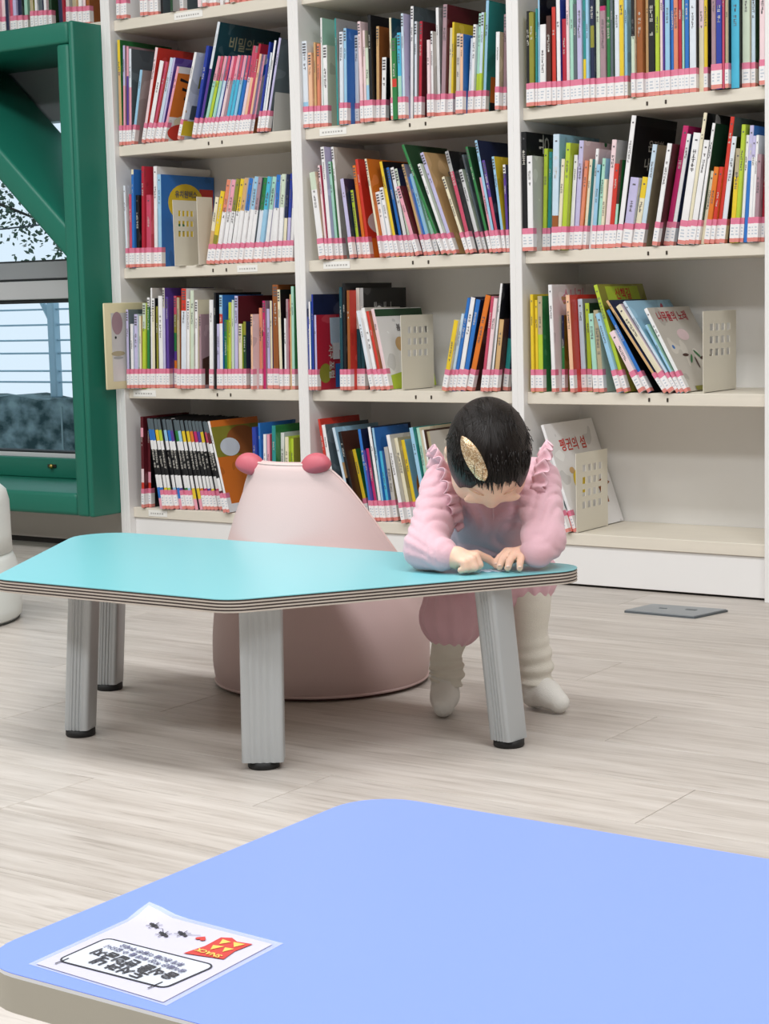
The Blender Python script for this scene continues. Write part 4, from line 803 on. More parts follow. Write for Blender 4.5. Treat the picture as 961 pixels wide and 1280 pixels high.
# ------------------------------------------------------------------ pink animal chair
vinyl = mat('pink_vinyl', 'd4bbb8', 0.55, noise=0.03, scale=4, bump=0.08, bscale=300, spec=0.35)
ear_m = mat('raspberry_vinyl', 'c4606c', 0.5, noise=0.04, scale=8, spec=0.4); piping_m = mat('piping', 'e9cdc7', 0.5); sole_m = mat('chair_sole', '6d4a44', 0.7)
def bear_chair(name, label, loc, rz, R, HB, HS, m, ears):
    """round upholstered chair, backrest towards local -y; outside wall, rim, inner back and seat in one surface"""
    t = thing(name, label, 'chair', loc, rz)
    n, rows = 96, 26; V, F = [], []
    def rim(a):                                             # a = angle from the back direction
        c = math.cos(a); k = min(1.0, max(0.0, (c+0.30)/1.12)); k = k*k*(3-2*k); k = k**0.85
        return HS+(HB-HS)*k
    rings = []
    for i in range(n):
        a = 2*PI*i/n-PI; hr = rim(a); col = []
        dx, dy = math.sin(a), -math.cos(a)
        for j in range(rows+1):
            f = j/rows; z = 0.006+(hr-0.03-0.006)*f
            r = R*(1.0-0.04*max(0, (0.05-z)/0.05)**2)*(1-0.62*max(0, (z-0.07)/HB)**1.75)
            lean = -0.03*min(1.0, max(0, z-0.03)/0.24)
            col.append((dx*r+lean*0.6, dy*r-lean*0.8, z))
        rr = R*(1-0.62*max(0, (hr-0.03-0.07)/HB)**1.75); th = 0.045
        for k in range(1, 7):
            q = PI*k/6; l2 = -0.03*min(1.0, max(0, hr-0.06)/0.24); col.append((dx*(rr-th/2*(1-math.cos(q)))+l2*0.6, dy*(rr-th/2*(1-math.cos(q)))-l2*0.8, hr-0.03+0.03*math.sin(q)))
        ri = rr-th
        for k in range(1, 9):
            f = k/8; z = hr-0.03+(HS-0.055-(hr-0.03))*f; r2 = ri+(R*0.66-ri)*f*0.9
            col.append((dx*r2, dy*r2*(1-0.1*f)+0.0, z))
        for k in range(1, 4): col.append((dx*R*0.6*(1-k/3.0), dy*R*0.55*(1-k/3.0), HS-0.055+0.008*math.sin(PI/2*k/3)))
        rings.append(col)
    L = len(rings[0])
    for c in rings: V += c
    for i in range(n):
        j = (i+1) % n
        for k in range(L-1): F.append((i*L+k, j*L+k, j*L+k+1, i*L+k+1))
    me = mesh_from('upholstery', V, F, m, smooth=True)
    bmx = bmesh.new(); bmx.from_mesh(me); bmesh.ops.remove_doubles(bmx, verts=bmx.verts, dist=1e-5); bmesh.ops.recalc_face_normals(bmx, faces=bmx.faces); bmx.to_mesh(me); bmx.free(); me.polygons.foreach_set('use_smooth', [True]*len(me.polygons))
    body = link('upholstery', me, t)
    tube('rim_piping', [c[rows+2] for c in rings]+[rings[0][rows+2]], 0.0025, piping_m, body, 6)
    tube('base_piping', [(c[0][0]*1.008, c[0][1]*1.008, 0.008) for c in rings]+[(rings[0][0][0]*1.008, rings[0][0][1]*1.008, 0.008)], 0.0028, m, body, 6)
    bmx = bmesh.new(); bmesh.ops.create_cone(bmx, cap_ends=True, segments=64, radius1=R*0.93, radius2=R*0.95, depth=0.006)
    link('sole', bm_mesh('sole', bmx, sole_m), t, (0, 0, 0.003))
    if ears:
        for (ex, ey, ez, tilt) in ears:
            bmx = bmesh.new(); bmesh.ops.create_uvsphere(bmx, u_segments=28, v_segments=16, radius=1)
            for v in bmx.verts:
                x, y, z = v.co; v.co = (x*0.032, y*0.022, (z*0.026 if z > 0 else z*0.014))
            e = link('ear', bm_mesh('ear', bmx, ear_m, True), t, (ex, ey, ez), (0, tilt, 0)); tag(e, 'raspberry pink padded ear')
    return t
bear_chair('animal_chair', 'pale pink upholstered animal chair with two raspberry ears behind the turquoise table', (0.890, -1.142, 0), 0.0, 0.203, 0.415, 0.215, vinyl, [(-0.103, -0.066, 0.402, 0.25), (0.047, -0.064, 0.406, -0.25)])

# ------------------------------------------------------------------ white stool at the left edge
wst = thing('white_stool', 'white rounded plastic stool cut off by the left picture edge', 'stool', (-0.292, -1.06, 0))
wpl = mat('white_plastic', 'e3e8e4', 0.35, spec=0.5)
lathe('stool_base', [(0, 0.004), (0.205, 0.004), (0.212, 0.012), (0.214, 0.03), (0.212, 0.11), (0.204, 0.140), (0.196, 0.155), (0, 0.155)], wpl, wst, 64)
lathe('stool_seat', [(0.0, 0.155), (0.198, 0.156), (0.197, 0.20), (0.196, 0.272), (0.190, 0.296), (0.175, 0.310), (0.14, 0.316), (0, 0.314)], wpl, wst, 64)
lathe('foot_ring', [(0, 0), (0.206, 0), (0.208, 0.004), (0, 0.004)], mat('dark_ring', '3a3c38', 0.6), wst, 64)

# ------------------------------------------------------------------ grey floor plate
fp = thing('floor_plate', 'flat grey metal access plate lying on the floor before the right bookcase', 'floor plate', (1.155, -0.185, 0.0))
plm = mat('grey_plate', '9a9fa3', 0.45, metal=0.3, noise=0.08, scale=14); pld = mat('plate_edge', '5f666a', 0.5, metal=0.3)
q = [(-0.105, -0.035), (0.068, -0.070), (0.115, 0.042), (-0.078, 0.052)]
q = [(on_plane(px, py, 2, 0.003).x-1.155, on_plane(px, py, 2, 0.003).y+0.185) for px, py in ((779, 764), (868, 772), (911, 763), (815, 756))]
prism('plate_rim', rounded_poly(q, 0.004, 3), 0.0, 0.004, pld, fp)
cxq = sum(p[0] for p in q)/4; cyq = sum(p[1] for p in q)/4
prism('plate_lid', rounded_poly([(cxq+(x-cxq)*0.965, cyq+(y-cyq)*0.965) for x, y in q], 0.003, 3), 0.004, 0.006, plm, fp)
box('lid_slot', 0.03, 0.055, -0.006, 0.006, 0.0055, 0.0065, pld, fp); box('lid_slot', -0.03, -0.012, -0.014, -0.006, 0.0055, 0.0065, pld, fp)
# ------------------------------------------------------------------ the child
class Field:
    """signed distance grid built from tapered capsules and ellipsoids with smooth unions"""
    def __init__(self, lo, hi, h):
        self.lo = np.array(lo, float); self.h = h; self.n = np.ceil((np.array(hi)-self.lo)/h).astype(int)+1
        self.ax = [self.lo[i]+h*np.arange(self.n[i]) for i in range(3)]; self.f = np.full(self.n, 0.06, np.float32)
    def sub(self, lo, hi):
        a = np.clip(((np.array(lo)-self.lo)/self.h).astype(int), 0, self.n-1); b = np.clip(((np.array(hi)-self.lo)/self.h).astype(int)+2, 1, self.n)
        s = tuple(slice(int(a[i]), int(b[i])) for i in range(3))
        return s, np.meshgrid(self.ax[0][s[0]], self.ax[1][s[1]], self.ax[2][s[2]], indexing='ij')
    def put(self, s, d, k):
        f = self.f[s]
        if k <= 0: self.f[s] = np.minimum(f, d); return
        hh = np.clip(0.5+0.5*(f-d)/k, 0, 1); self.f[s] = f*(1-hh)+d*hh-k*hh*(1-hh)
    def capsule(self, a, b, ra, rb, k=0.01, warp=None):
        a, b = np.array(a, float), np.array(b, float); m = max(ra, rb)+k+0.02
        s, (X, Y, Z) = self.sub(np.minimum(a, b)-m, np.maximum(a, b)+m); ab = b-a
        t = np.clip(((X-a[0])*ab[0]+(Y-a[1])*ab[1]+(Z-a[2])*ab[2])/max(ab @ ab, 1e-12), 0, 1)
        d = np.sqrt((X-a[0]-ab[0]*t)**2+(Y-a[1]-ab[1]*t)**2+(Z-a[2]-ab[2]*t)**2)-(ra+(rb-ra)*t)
        if warp is not None: d = d+warp(X, Y, Z, t)
        self.put(s, d, k)
    def ellipsoid(self, c, r, axes=None, k=0.01, warp=None, sign=1):
        c = np.array(c, float); r = np.array(r, float); m = r.max()+k+0.02; s, (X, Y, Z) = self.sub(c-m, c+m)
        q = np.stack([X-c[0], Y-c[1], Z-c[2]], -1)
        if axes is not None: q = q @ np.array(axes, float).T
        k0 = np.sqrt(((q/r)**2).sum(-1)); k1 = np.sqrt(((q/(r*r))**2).sum(-1)); d = k0*(k0-1)/np.maximum(k1, 1e-6)
        if warp is not None: d = d+warp(X, Y, Z, None)
        if sign > 0: self.put(s, d, k)
        else:
            f = self.f[s]; hh = np.clip(0.5-0.5*(f+d)/k, 0, 1); self.f[s] = f*(1-hh)-d*hh+k*hh*(1-hh)
    def mesh(self, name, m):
        f = self.f; n = f.shape; neg = f < 0
        idx = -np.ones(np.array(n)-1, int)
        cell = np.zeros(np.array(n)-1, int)
        for dx in (0, 1):
            for dy in (0, 1):
                for dz in (0, 1): cell += neg[dx:n[0]-1+dx, dy:n[1]-1+dy, dz:n[2]-1+dz]
        act = np.argwhere((cell > 0) & (cell < 8)); idx[act[:, 0], act[:, 1], act[:, 2]] = np.arange(len(act))
        acc = np.zeros((len(act), 3)); cnt = np.zeros(len(act))
        cor = [(x, y, z) for x in (0, 1) for y in (0, 1) for z in (0, 1)]
        for p in cor:
            for ax in range(3):
                if p[ax]: continue
                q = list(p); q[ax] = 1
                a = f[act[:, 0]+p[0], act[:, 1]+p[1], act[:, 2]+p[2]]; b = f[act[:, 0]+q[0], act[:, 1]+q[1], act[:, 2]+q[2]]
                c = (a < 0) != (b < 0); t = np.where(c, a/np.where(a-b == 0, 1, a-b), 0)
                pos = act+np.array(p); pos = pos.astype(float); pos[:, ax] += t; acc[c] += pos[c]; cnt[c] += 1
        V = self.lo+self.h*acc/cnt[:, None]; F = []
        for ax in range(3):
            u, v = (ax+1) % 3, (ax+2) % 3
            sl = [slice(1, n[i]-1) for i in range(3)]; sl[ax] = slice(0, n[ax]-1); s2 = list(sl); s2[ax] = slice(1, n[ax])
            ch = neg[tuple(sl)] != neg[tuple(s2)]; e = np.argwhere(ch)+np.array([1 if i != ax else 0 for i in range(3)])
            du = np.eye(3, dtype=int)[u]; dv = np.eye(3, dtype=int)[v]
            qs = [idx[tuple((e-o).T)] for o in (du+dv, dv, 0*du, du)]
            q = np.stack(qs, 1); inside = neg[tuple(e.T)]; q[~inside] = q[~inside][:, ::-1]; F.append(q)
        F = np.concatenate(F); F = F[(F >= 0).all(1)]
        me = bpy.data.meshes.new(name); me.from_pydata(V.tolist(), [], F.tolist()); me.materials.append(m)
        me.polygons.foreach_set('use_smooth', [True]*len(me.polygons)); me.update(); return me
def relax(o, it=2, fac=0.5):
    bm = bmesh.new(); bm.from_mesh(o.data)
    for _ in range(it): bmesh.ops.smooth_vert(bm, verts=bm.verts, factor=fac, use_axis_x=True, use_axis_y=True, use_axis_z=True)
    bm.to_mesh(o.data); bm.free()

skin_m = mat('baby_skin', 'efc4ac', 0.5, noise=0.04, scale=30, sss=0.25, spec=0.35)
cloth_m = mat('pink_cotton', 'e2b6c0', 0.85, noise=0.06, scale=14, bump=0.25, bscale=260, sheen=0.3, spec=0.2)
ruff_m = mat('pink_frill', 'e6bcc6', 0.85, bump=0.2, bscale=260, noise=0.05, scale=20, spec=0.2)
knit_m = mat('cream_knit', 'e9e3d6', 0.9, noise=0.05, scale=40, bump=0.5, bscale=500, stretch=(1, 1, 2.5), sheen=0.2, spec=0.15)
sock_m = mat('white_sock', 'e9e6df', 0.9, noise=0.05, scale=40, bump=0.5, bscale=600, sheen=0.2, spec=0.15)
child = thing('person', 'toddler in a pink ruffled romper and cream leg warmers leaning on the turquoise table', 'person', (1.315, -1.215, 0), 0.605)
v3 = lambda *a: np.array(a, float)
HC = v3(-0.018, -0.196, 0.4625); TL = math.radians(61)
FH = v3(0.04, -math.cos(TL), -math.sin(TL)); FH /= np.linalg.norm(FH); XH = v3(1, 0.05, 0.02); XH -= FH*(XH @ FH); XH /= np.linalg.norm(XH); UH = np.cross(FH, -XH); UH /= np.linalg.norm(UH)
if UH[2] < 0: UH = -UH
AX = np.stack([XH, FH, UH])
head = lambda x, f, u: HC+XH*x+FH*f+UH*u
SHR, SHL = v3(-0.086, -0.088, 0.398), v3(0.068, -0.088, 0.402)
ELR, WRR = v3(-0.120, -0.186, 0.310), v3(-0.092, -0.222, 0.302)
ELL, WRL = v3(0.066, -0.200, 0.322), v3(0.052, -0.224, 0.304)
# --- body
Fb = Field((-0.17, -0.30, -0.005), (0.17, 0.13, 0.56), 0.0028)
Fb.ellipsoid(HC, (0.062, 0.083, 0.073), AX, 0.0)
Fb.ellipsoid(head(0, 0.022, -0.030), (0.053, 0.046, 0.050), AX, 0.02)       # face and jaw
Fb.ellipsoid(head(0, 0.030, -0.062), (0.024, 0.020, 0.018), AX, 0.02)       # chin
for s in (-1, 1):
    Fb.ellipsoid(head(0.030*s, 0.038, -0.040), (0.022, 0.022, 0.022), AX, 0.02)    # cheek
    Fb.ellipsoid(head(0.029*s, 0.0745, -0.012), (0.016, 0.006, 0.011), AX, 0.006)    # eye lid
    Fb.ellipsoid(head(0.063*s, -0.004, -0.014), (0.007, 0.014, 0.020), AX, 0.006)   # ear
    Fb.ellipsoid(head(0.067*s, 0.002, -0.014), (0.004, 0.006, 0.010), AX, 0.003, sign=-1)
Fb.ellipsoid(head(0, 0.072, -0.031), (0.009, 0.010, 0.008), AX, 0.008)      # nose
Fb.capsule(head(0, 0.078, -0.006), head(0, 0.075, -0.028), 0.005, 0.006, 0.010)
for u, r in ((-0.047, 0.005), (-0.054, 0.0055)): Fb.ellipsoid(head(0, 0.062, u), (0.014, 0.008, r*0.7), AX, 0.003)
Fb.capsule((-0.012, -0.095, 0.395), head(0, -0.025, -0.050), 0.034, 0.036, 0.02)
Fb.capsule((0, 0.04, 0.245), (-0.004, 0.0, 0.300), 0.062, 0.066, 0.03); Fb.capsule((-0.004, 0.0, 0.300), (-0.008, -0.065, 0.365), 0.066, 0.056, 0.03)
Fb.capsule(SHR*[0.8, 1, 1]+[0, 0, -0.01], SHL*[0.8, 1, 1]+[0, 0, -0.01], 0.030, 0.030, 0.03)
for S, E, Wr in ((SHR, ELR, WRR), (SHL, ELL, WRL)):
    Fb.capsule(S, E, 0.027, 0.024, 0.015); Fb.capsule(E, Wr, 0.024, 0.0165, 0.01)
# legs and feet
LEGS = {'R': [v3(-0.048, 0.035, 0.23), v3(-0.078, 0.004, 0.150), v3(-0.088, 0.004, 0.045), v3(-0.093, -0.040, 0.020)], 'L': [v3(0.046, 0.045, 0.23), v3(0.062, 0.006, 0.150), v3(0.066, 0.012, 0.045), v3(0.103, -0.030, 0.020)]}
for k, (h_, kn, an, to) in LEGS.items():
    Fb.capsule(h_, kn, 0.036, 0.023, 0.01); Fb.capsule(kn, an, 0.023, 0.018, 0.005); Fb.capsule(an-[0, -0.008, 0.028], to, 0.013, 0.012, 0.01)
# right hand: loose fist, index finger pointing
HP = 0.006
Fb.capsule(WRR, (-0.074, -0.228, 0.300), 0.016, 0.018, 0.008)
Fb.ellipsoid((-0.066, -0.229, 0.2985), (0.021, 0.020, 0.0145), None, HP)
def finger(pts, r0_, r1_, k=0.003):
    for i in range(len(pts)-1):
        a = r0_+(r1_-r0_)*i/(len(pts)-1); b_ = r0_+(r1_-r0_)*(i+1)/(len(pts)-1); Fb.capsule(pts[i], pts[i+1], a, b_, k if i == 0 else 0.0015)
finger([(-0.058, -0.220, 0.302), (-0.040, -0.214, 0.302), (-0.022, -0.205, 0.293), (-0.010, -0.200, 0.2825)], 0.0078, 0.0058)
finger([(-0.058, -0.232, 0.303), (-0.044, -0.236, 0.302), (-0.038, -0.240, 0.289), (-0.049, -0.238, 0.2835)], 0.0076, 0.0062)
finger([(-0.063, -0.240, 0.301), (-0.050, -0.247, 0.299), (-0.046, -0.250, 0.287), (-0.057, -0.246, 0.2830)], 0.0074, 0.0060)
finger([(-0.072, -0.244, 0.297), (-0.062, -0.252, 0.295), (-0.060, -0.254, 0.286), (-0.068, -0.250, 0.2828)], 0.0068, 0.0056)
finger([(-0.070, -0.216, 0.292), (-0.054, -0.209, 0.287), (-0.040, -0.212, 0.2835)], 0.0080, 0.0064)
# left hand: palm down, fingers resting on the table
Fb.capsule(WRL, (0.040, -0.214, 0.301), 0.016, 0.017, 0.008)
Fb.ellipsoid((0.031, -0.207, 0.300), (0.021, 0.020, 0.0120), None, HP)
finger([(0.022, -0.198, 0.302), (0.008, -0.198, 0.303), (-0.004, -0.202, 0.294), (-0.010, -0.208, 0.2825)], 0.0076, 0.0056)
finger([(0.024, -0.206, 0.303), (0.010, -0.212, 0.304), (-0.001, -0.220, 0.294), (-0.006, -0.226, 0.2825)], 0.0076, 0.0057)
finger([(0.028, -0.214, 0.302), (0.017, -0.224, 0.302), (0.009, -0.233, 0.292), (0.006, -0.238, 0.2825)], 0.0074, 0.0056)
finger([(0.034, -0.219, 0.300), (0.028, -0.231, 0.299), (0.025, -0.240, 0.290), (0.024, -0.244, 0.2822)], 0.0068, 0.0052)
finger([(0.028, -0.192, 0.294), (0.014, -0.186, 0.288), (0.002, -0.188, 0.2830)], 0.0078, 0.0062)
body = link('body', Fb.mesh('body', skin_m), child); relax(body, 1, 0.5); tag(body, 'fair skinned body with bowed head and both hands on the table')
# nails and facial features
nail_m = mat('nail', 'f2cfc0', 0.3); lip_m = mat('lips', 'd38a84', 0.45); brow_m = mat('brow', 'd3a588', 0.8); lash_m = mat('lash', 'a87c66', 0.7)
def blob(name, c, r, axes, m, parent):
    bm = bmesh.new(); bmesh.ops.create_uvsphere(bm, u_segments=12, v_segments=8, radius=1)
    for v in bm.verts: v.co = Vector(c)+Vector(axes[0])*v.co.x*r[0]+Vector(axes[1])*v.co.y*r[1]+Vector(axes[2])*v.co.z*r[2]
    return link(name, bm_mesh(name, bm, m, True), parent)
blob('lips', head(0, 0.0675, -0.0505), (0.012, 0.003, 0.0045), AX, lip_m, body)
for s in (-1, 1):
    tube('eyebrow', [head((0.016+0.022*q)*s, 0.0800-0.013*q*q, 0.012+0.004*math.sin(q*PI)) for q in (0, 0.33, 0.66, 1)], [0.0008, 0.0013, 0.0012, 0.0006], brow_m, body, 6)
    tube('eyelashes', [head((0.018+0.024*q)*s, 0.0785-0.010*q*q, -0.016-0.002*math.sin(q*PI)) for q in (0, 0.33, 0.66, 1)], 0.0009, lash_m, body, 6)
for p, d in (((-0.010, -0.2035, 0.2865), 0), ((-0.010, -0.2115, 0.2862), 0), ((-0.006, -0.2298, 0.2862), 0), ((0.006, -0.2418, 0.2860), 0), ((0.024, -0.2475, 0.2855), 0)):
    blob('nail', p, (0.0032, 0.0022, 0.0018), np.eye(3), nail_m, body)
# --- hair
Fh = Field((-0.11, -0.30, 0.36), (0.08, -0.09, 0.56), 0.0024)
Fh.ellipsoid(HC-FH*0.001+UH*0.001, (0.0665, 0.0865, 0.0770), AX, 0.0)
X, Y, Z = np.meshgrid(*Fh.ax, indexing='ij'); q = np.stack([X-HC[0], Y-HC[1], Z-HC[2]], -1) @ AX.T
x_, f_, u_ = q[..., 0], q[..., 1], q[..., 2]
wob = 0.004*np.sin(x_*150+0.6)+0.002*np.sin(x_*330)
cut1 = (f_*0.93-u_*0.37)-(0.0505+wob*0.7+2.6*x_**2)
cut2 = np.minimum(-u_-0.034, f_-0.012)*1.0
cut3 = -u_-0.066
Fh.f = np.maximum.reduce([Fh.f, cut1, cut2, cut3]).astype(np.float32)
hair_m = bpy.data.materials.new('black_hair'); hair_m.use_nodes = True; nt = hair_m.node_tree; b = nt.nodes['Principled BSDF']
b.inputs['Base Color'].default_value = srgb('1f1714'); b.inputs['Roughness'].default_value = 0.36; b.inputs['Specular IOR Level'].default_value = 0.3
tc = nt.nodes.new('ShaderNodeTexCoord'); sp = nt.nodes.new('ShaderNodeSeparateXYZ'); nt.links.new(tc.outputs['Object'], sp.inputs[0])
at = nt.nodes.new('ShaderNodeMath'); at.operation = 'ARCTAN2'; nt.links.new(sp.outputs['Y'], at.inputs[0]); nt.links.new(sp.outputs['X'], at.inputs[1])
cm_ = nt.nodes.new('ShaderNodeCombineXYZ'); ml = nt.nodes.new('ShaderNodeMath'); ml.operation = 'MULTIPLY'; ml.inputs[1].default_value = 26.0; nt.links.new(at.outputs[0], ml.inputs[0]); nt.links.new(ml.outputs[0], cm_.inputs[0])
mz = nt.nodes.new('ShaderNodeMath'); mz.operation = 'MULTIPLY'; mz.inputs[1].default_value = 18.0; nt.links.new(sp.outputs['Z'], mz.inputs[0]); nt.links.new(mz.outputs[0], cm_.inputs[1])
nn = nt.nodes.new('ShaderNodeTexNoise'); nn.inputs['Scale'].default_value = 1.0; nn.inputs['Detail'].default_value = 5; nt.links.new(cm_.outputs[0], nn.inputs['Vector'])
bp = nt.nodes.new('ShaderNodeBump'); bp.inputs['Strength'].default_value = 0.6; bp.inputs['Distance'].default_value = 0.004; nt.links.new(nn.outputs['Fac'], bp.inputs['Height']); nt.links.new(bp.outputs[0], b.inputs['Normal'])
cr = nt.nodes.new('ShaderNodeValToRGB'); cr.color_ramp.elements[0].color = srgb('0b0807'); cr.color_ramp.elements[1].color = srgb('1e1612'); nt.links.new(nn.outputs['Fac'], cr.inputs[0]); nt.links.new(cr.outputs[0], b.inputs['Base Color'])
cphi = math.radians(-20); CD = UH*math.cos(cphi)+FH*math.sin(cphi)
hme = Fh.mesh('hair', hair_m); hm4 = Matrix([[XH[i], 0, CD[i], HC[i]] for i in range(3)]+[[0, 0, 0, 1]])
yv = np.cross(CD, XH); 
for i in range(3): hm4[i][1] = yv[i]
inv = hm4.inverted(); hme.transform(inv)
hair = link('hair', hme, child); hair.matrix_local = hm4; relax(hair, 2, 0.5); tag(hair, 'short dark hair with a whorl at the crown')
# wisps along the fringe and round the crown
def surf(phi, az, off=0.0):
    """point over the hair: az round the head's left-right axis spread, phi from the top towards the face"""
    x = math.sin(az); c = math.cos(az); f, u = math.sin(phi)*c, math.cos(phi)*c
    return HC+XH*x*(0.067+off)+FH*f*(0.087+off)+UH*u*(0.0775+off)
rnd = random.Random(5); bm = bmesh.new()
for i in range(240):
    az = rnd.uniform(-1.15, 1.15); p0 = math.radians(rnd.uniform(22, 46)); L = math.radians(rnd.uniform(16, 32)); dz_ = rnd.uniform(-0.10, 0.10); o0 = rnd.uniform(-0.0005, 0.0012)
    if -0.72 < az < -0.12: p0 = math.radians(rnd.uniform(47, 52)); L *= 0.6
    pts = [surf(p0+L*k/5, az+dz_*k/5, o0-0.0030*(k/5)**2) for k in range(6)]
    tube_bm(bm, pts, [0.0009, 0.0009, 0.0008, 0.0007, 0.0005, 0.0003], 4)
for i in range(110):
    az = rnd.uniform(-1.3, 1.3); p0 = math.radians(rnd.uniform(-60, 30)); L = math.radians(rnd.uniform(14, 30)); lift = rnd.uniform(0.0006, 0.0045)
    pts = [surf(p0+L*k/5, az+rnd.uniform(-0.01, 0.01), lift*math.sin(k/5*PI*0.6)) for k in range(6)]
    tube_bm(bm, pts, [0.0005]*5+[0.0002], 3)
tag(link('hair_wisps', bm_mesh('hair_wisps', bm, hair_m, True), hair, ), kind='stuff').matrix_parent_inverse = hm4.inverted()
# --- gold glitter clip
gl = bpy.data.materials.new('gold_glitter'); gl.use_nodes = True; nt = gl.node_tree; b = nt.nodes['Principled BSDF']; b.inputs['Metallic'].default_value = 0.75; b.inputs['Roughness'].default_value = 0.32
tc = nt.nodes.new('ShaderNodeTexCoord'); vo = nt.nodes.new('ShaderNodeTexVoronoi'); vo.inputs['Scale'].default_value = 700; nt.links.new(tc.outputs['Object'], vo.inputs['Vector'])
cr = nt.nodes.new('ShaderNodeValToRGB'); cr.color_ramp.elements[0].color = srgb('a97f5c'); cr.color_ramp.elements[1].color = srgb('fff2d8'); x = cr.color_ramp.elements.new(0.5); x.color = srgb('dcb98c')
sx_ = nt.nodes.new('ShaderNodeSeparateColor'); nt.links.new(vo.outputs['Color'], sx_.inputs[0]); nt.links.new(sx_.outputs[0], cr.inputs[0]); nt.links.new(cr.outputs[0], b.inputs['Base Color'])
bp = nt.nodes.new('ShaderNodeBump'); bp.inputs['Strength'].default_value = 0.9; bp.inputs['Distance'].default_value = 0.002; nt.links.new(sx_.outputs[1], bp.inputs['Height']); nt.links.new(bp.outputs[0], b.inputs['Normal'])
CW = child.matrix_basis.copy() if False else Matrix.Translation((1.315, -1.215, 0)) @ Matrix.Rotation(0.605, 4, 'Z')
CI = CW.inverted()
def on_hair(px, py, off):
    o, d = ray(px, py); o = np.array(CI @ o); d = np.array(CI.to_3x3() @ d)
    A_ = AX/np.array([[0.0665+off], [0.0865+off], [0.0770+off]]); oo = A_ @ (o-HC); dd = A_ @ d
    a, b_, c = dd @ dd, 2*oo @ dd, oo @ oo-1; disc = max(0, b_*b_-4*a*c); t = (-b_-math.sqrt(disc))/(2*a); return o+d*t
tip, end = (577, 545), (606, 601); n_ = 16; rowsv = []
for k in range(n_+1):
    s = k/n_; cx, cy = tip[0]+(end[0]-tip[0])*s, tip[1]+(end[1]-tip[1])*s
    wd = 10.5*(math.sin(PI*min(1, s**0.8*0.80+0.02))**0.9)*(1 if s < 0.9 else math.sqrt(max(0.0, (1.0-s)/0.1))*0.85+0.15)
    px_, py_ = 0.885, -0.465
    rowsv.append([(cx+px_*wd*j/3, cy+py_*wd*j/3) for j in (-3, -2, -1, 0, 1, 2, 3)])
V, F = [], []
for off in (0.0030, 0.0006):
    for r_ in rowsv:
        for j, p in enumerate(r_): V.append(on_hair(p[0], p[1], off+(0.0012*(1-abs(j-3)/3) if off > 0.002 else 0)))
m_ = len(rowsv)*7
for k in range(n_):
    for j in range(6):
        a = k*7+j; F.append((a, a+1, a+8, a+7)); F.append((m_+a, m_+a+7, m_+a+8, m_+a+1))
    for j in (0, 6):
        a = k*7+j; F.append((a, a+7, m_+a+7, m_+a))
for a in range(6): F.append((a, m_+a, m_+a+1, a+1)); e = n_*7+a; F.append((e, e+1, m_+e+1, m_+e))
bmx = bmesh.new(); me = mesh_from('hair_clip', V, F, gl); bmx.from_mesh(me); bmesh.ops.recalc_face_normals(bmx, faces=bmx.faces); bmx.to_mesh(me); bmx.free()
tag(link('hair_clip', me, child), 'gold glitter leaf shaped hair clip')
# --- romper
Fr = Field((-0.21, -0.30, 0.09), (0.16, 0.16, 0.46), 0.003)
def crease(a, k1=150.0, k2=95.0):
    def w(X, Y, Z, t):
        q = 0.010*np.sin(58*X+41*Z)+0.008*np.sin(47*Y-63*Z+1.0)
        c1 = np.abs(np.sin(k1*(0.55*X+0.35*Y+0.75*Z+q)/1.6)); c2 = np.abs(np.sin(k2*(0.7*X-0.6*Y-0.4*Z+1.4*q)/1.2+0.8))
        m = 0.5+0.5*np.sin(31*X-27*Y+36*Z+2.0)
        return -a*(np.power(c1, 0.6)*m+np.power(c2, 0.6)*(1-m)-0.6)
    return w
fold = lambda a: (lambda X, Y, Z, t: a*(np.sin(95*X+40*Z+1.2*np.sin(60*Y))*np.sin(70*Z-55*Y+0.7)+0.6*np.sin(150*X-90*Z+50*Y)))
def pleat(c, n, a):
    return lambda X, Y, Z, t: a*np.sin(n*np.arctan2(Y-c[1], X-c[0])+12*Z)
Fr.capsule((0, 0.045, 0.235), (-0.004, 0.002, 0.300), 0.078, 0.078, 0.02, crease(0.0055)); Fr.capsule((-0.004, 0.0, 0.300), (-0.008, -0.070, 0.366), 0.078, 0.066, 0.02, crease(0.0055))
Fr.capsule(SHR+[0.012, 0.006, -0.004], SHL+[-0.012, 0.006, -0.004], 0.040, 0.040, 0.025)
sleeve = lambda a, n: (lambda X, Y, Z, t: a*np.sin(n*t+70*X+1.5*np.sin(60*Z+40*X))*(0.55+0.45*np.sin(45*X-38*Y+30*Z))+0.4*a*np.sin(160*X+110*Z-90*Y))
wr = lambda a, n: (lambda X, Y, Z, t: a*np.sin(n*t+30*X+20*Z))
for S, E, Wr in ((SHR, ELR, WRR), (SHL, ELL, WRL)):
    Fr.capsule(S, E, 0.0365, 0.033, 0.012, crease(0.0058, 210.0, 150.0)); Fr.capsule(E, E+(Wr-E)*0.80, 0.033, 0.027, 0.010, crease(0.0048, 260.0, 180.0)); Fr.capsule(E+(Wr-E)*0.80, E+(Wr-E)*0.98, 0.0255, 0.0235, 0.004)
cR = v3(-0.076, 0.004, 0.15)
Fr.capsule((-0.045, 0.035, 0.225), (-0.070, 0.008, 0.165), 0.058, 0.053, 0.02, pleat(cR, 11, 0.0022)); Fr.capsule((-0.070, 0.008, 0.182), (-0.080, 0.004, 0.164), 0.052, 0.046, 0.012, pleat(cR, 11, 0.0030)); Fr.capsule((-0.080, 0.004, 0.158), (-0.082, 0.003, 0.148), 0.033, 0.034, 0.008, pleat(cR, 13, 0.0012))
cL = v3(0.062, 0.006, 0.19)
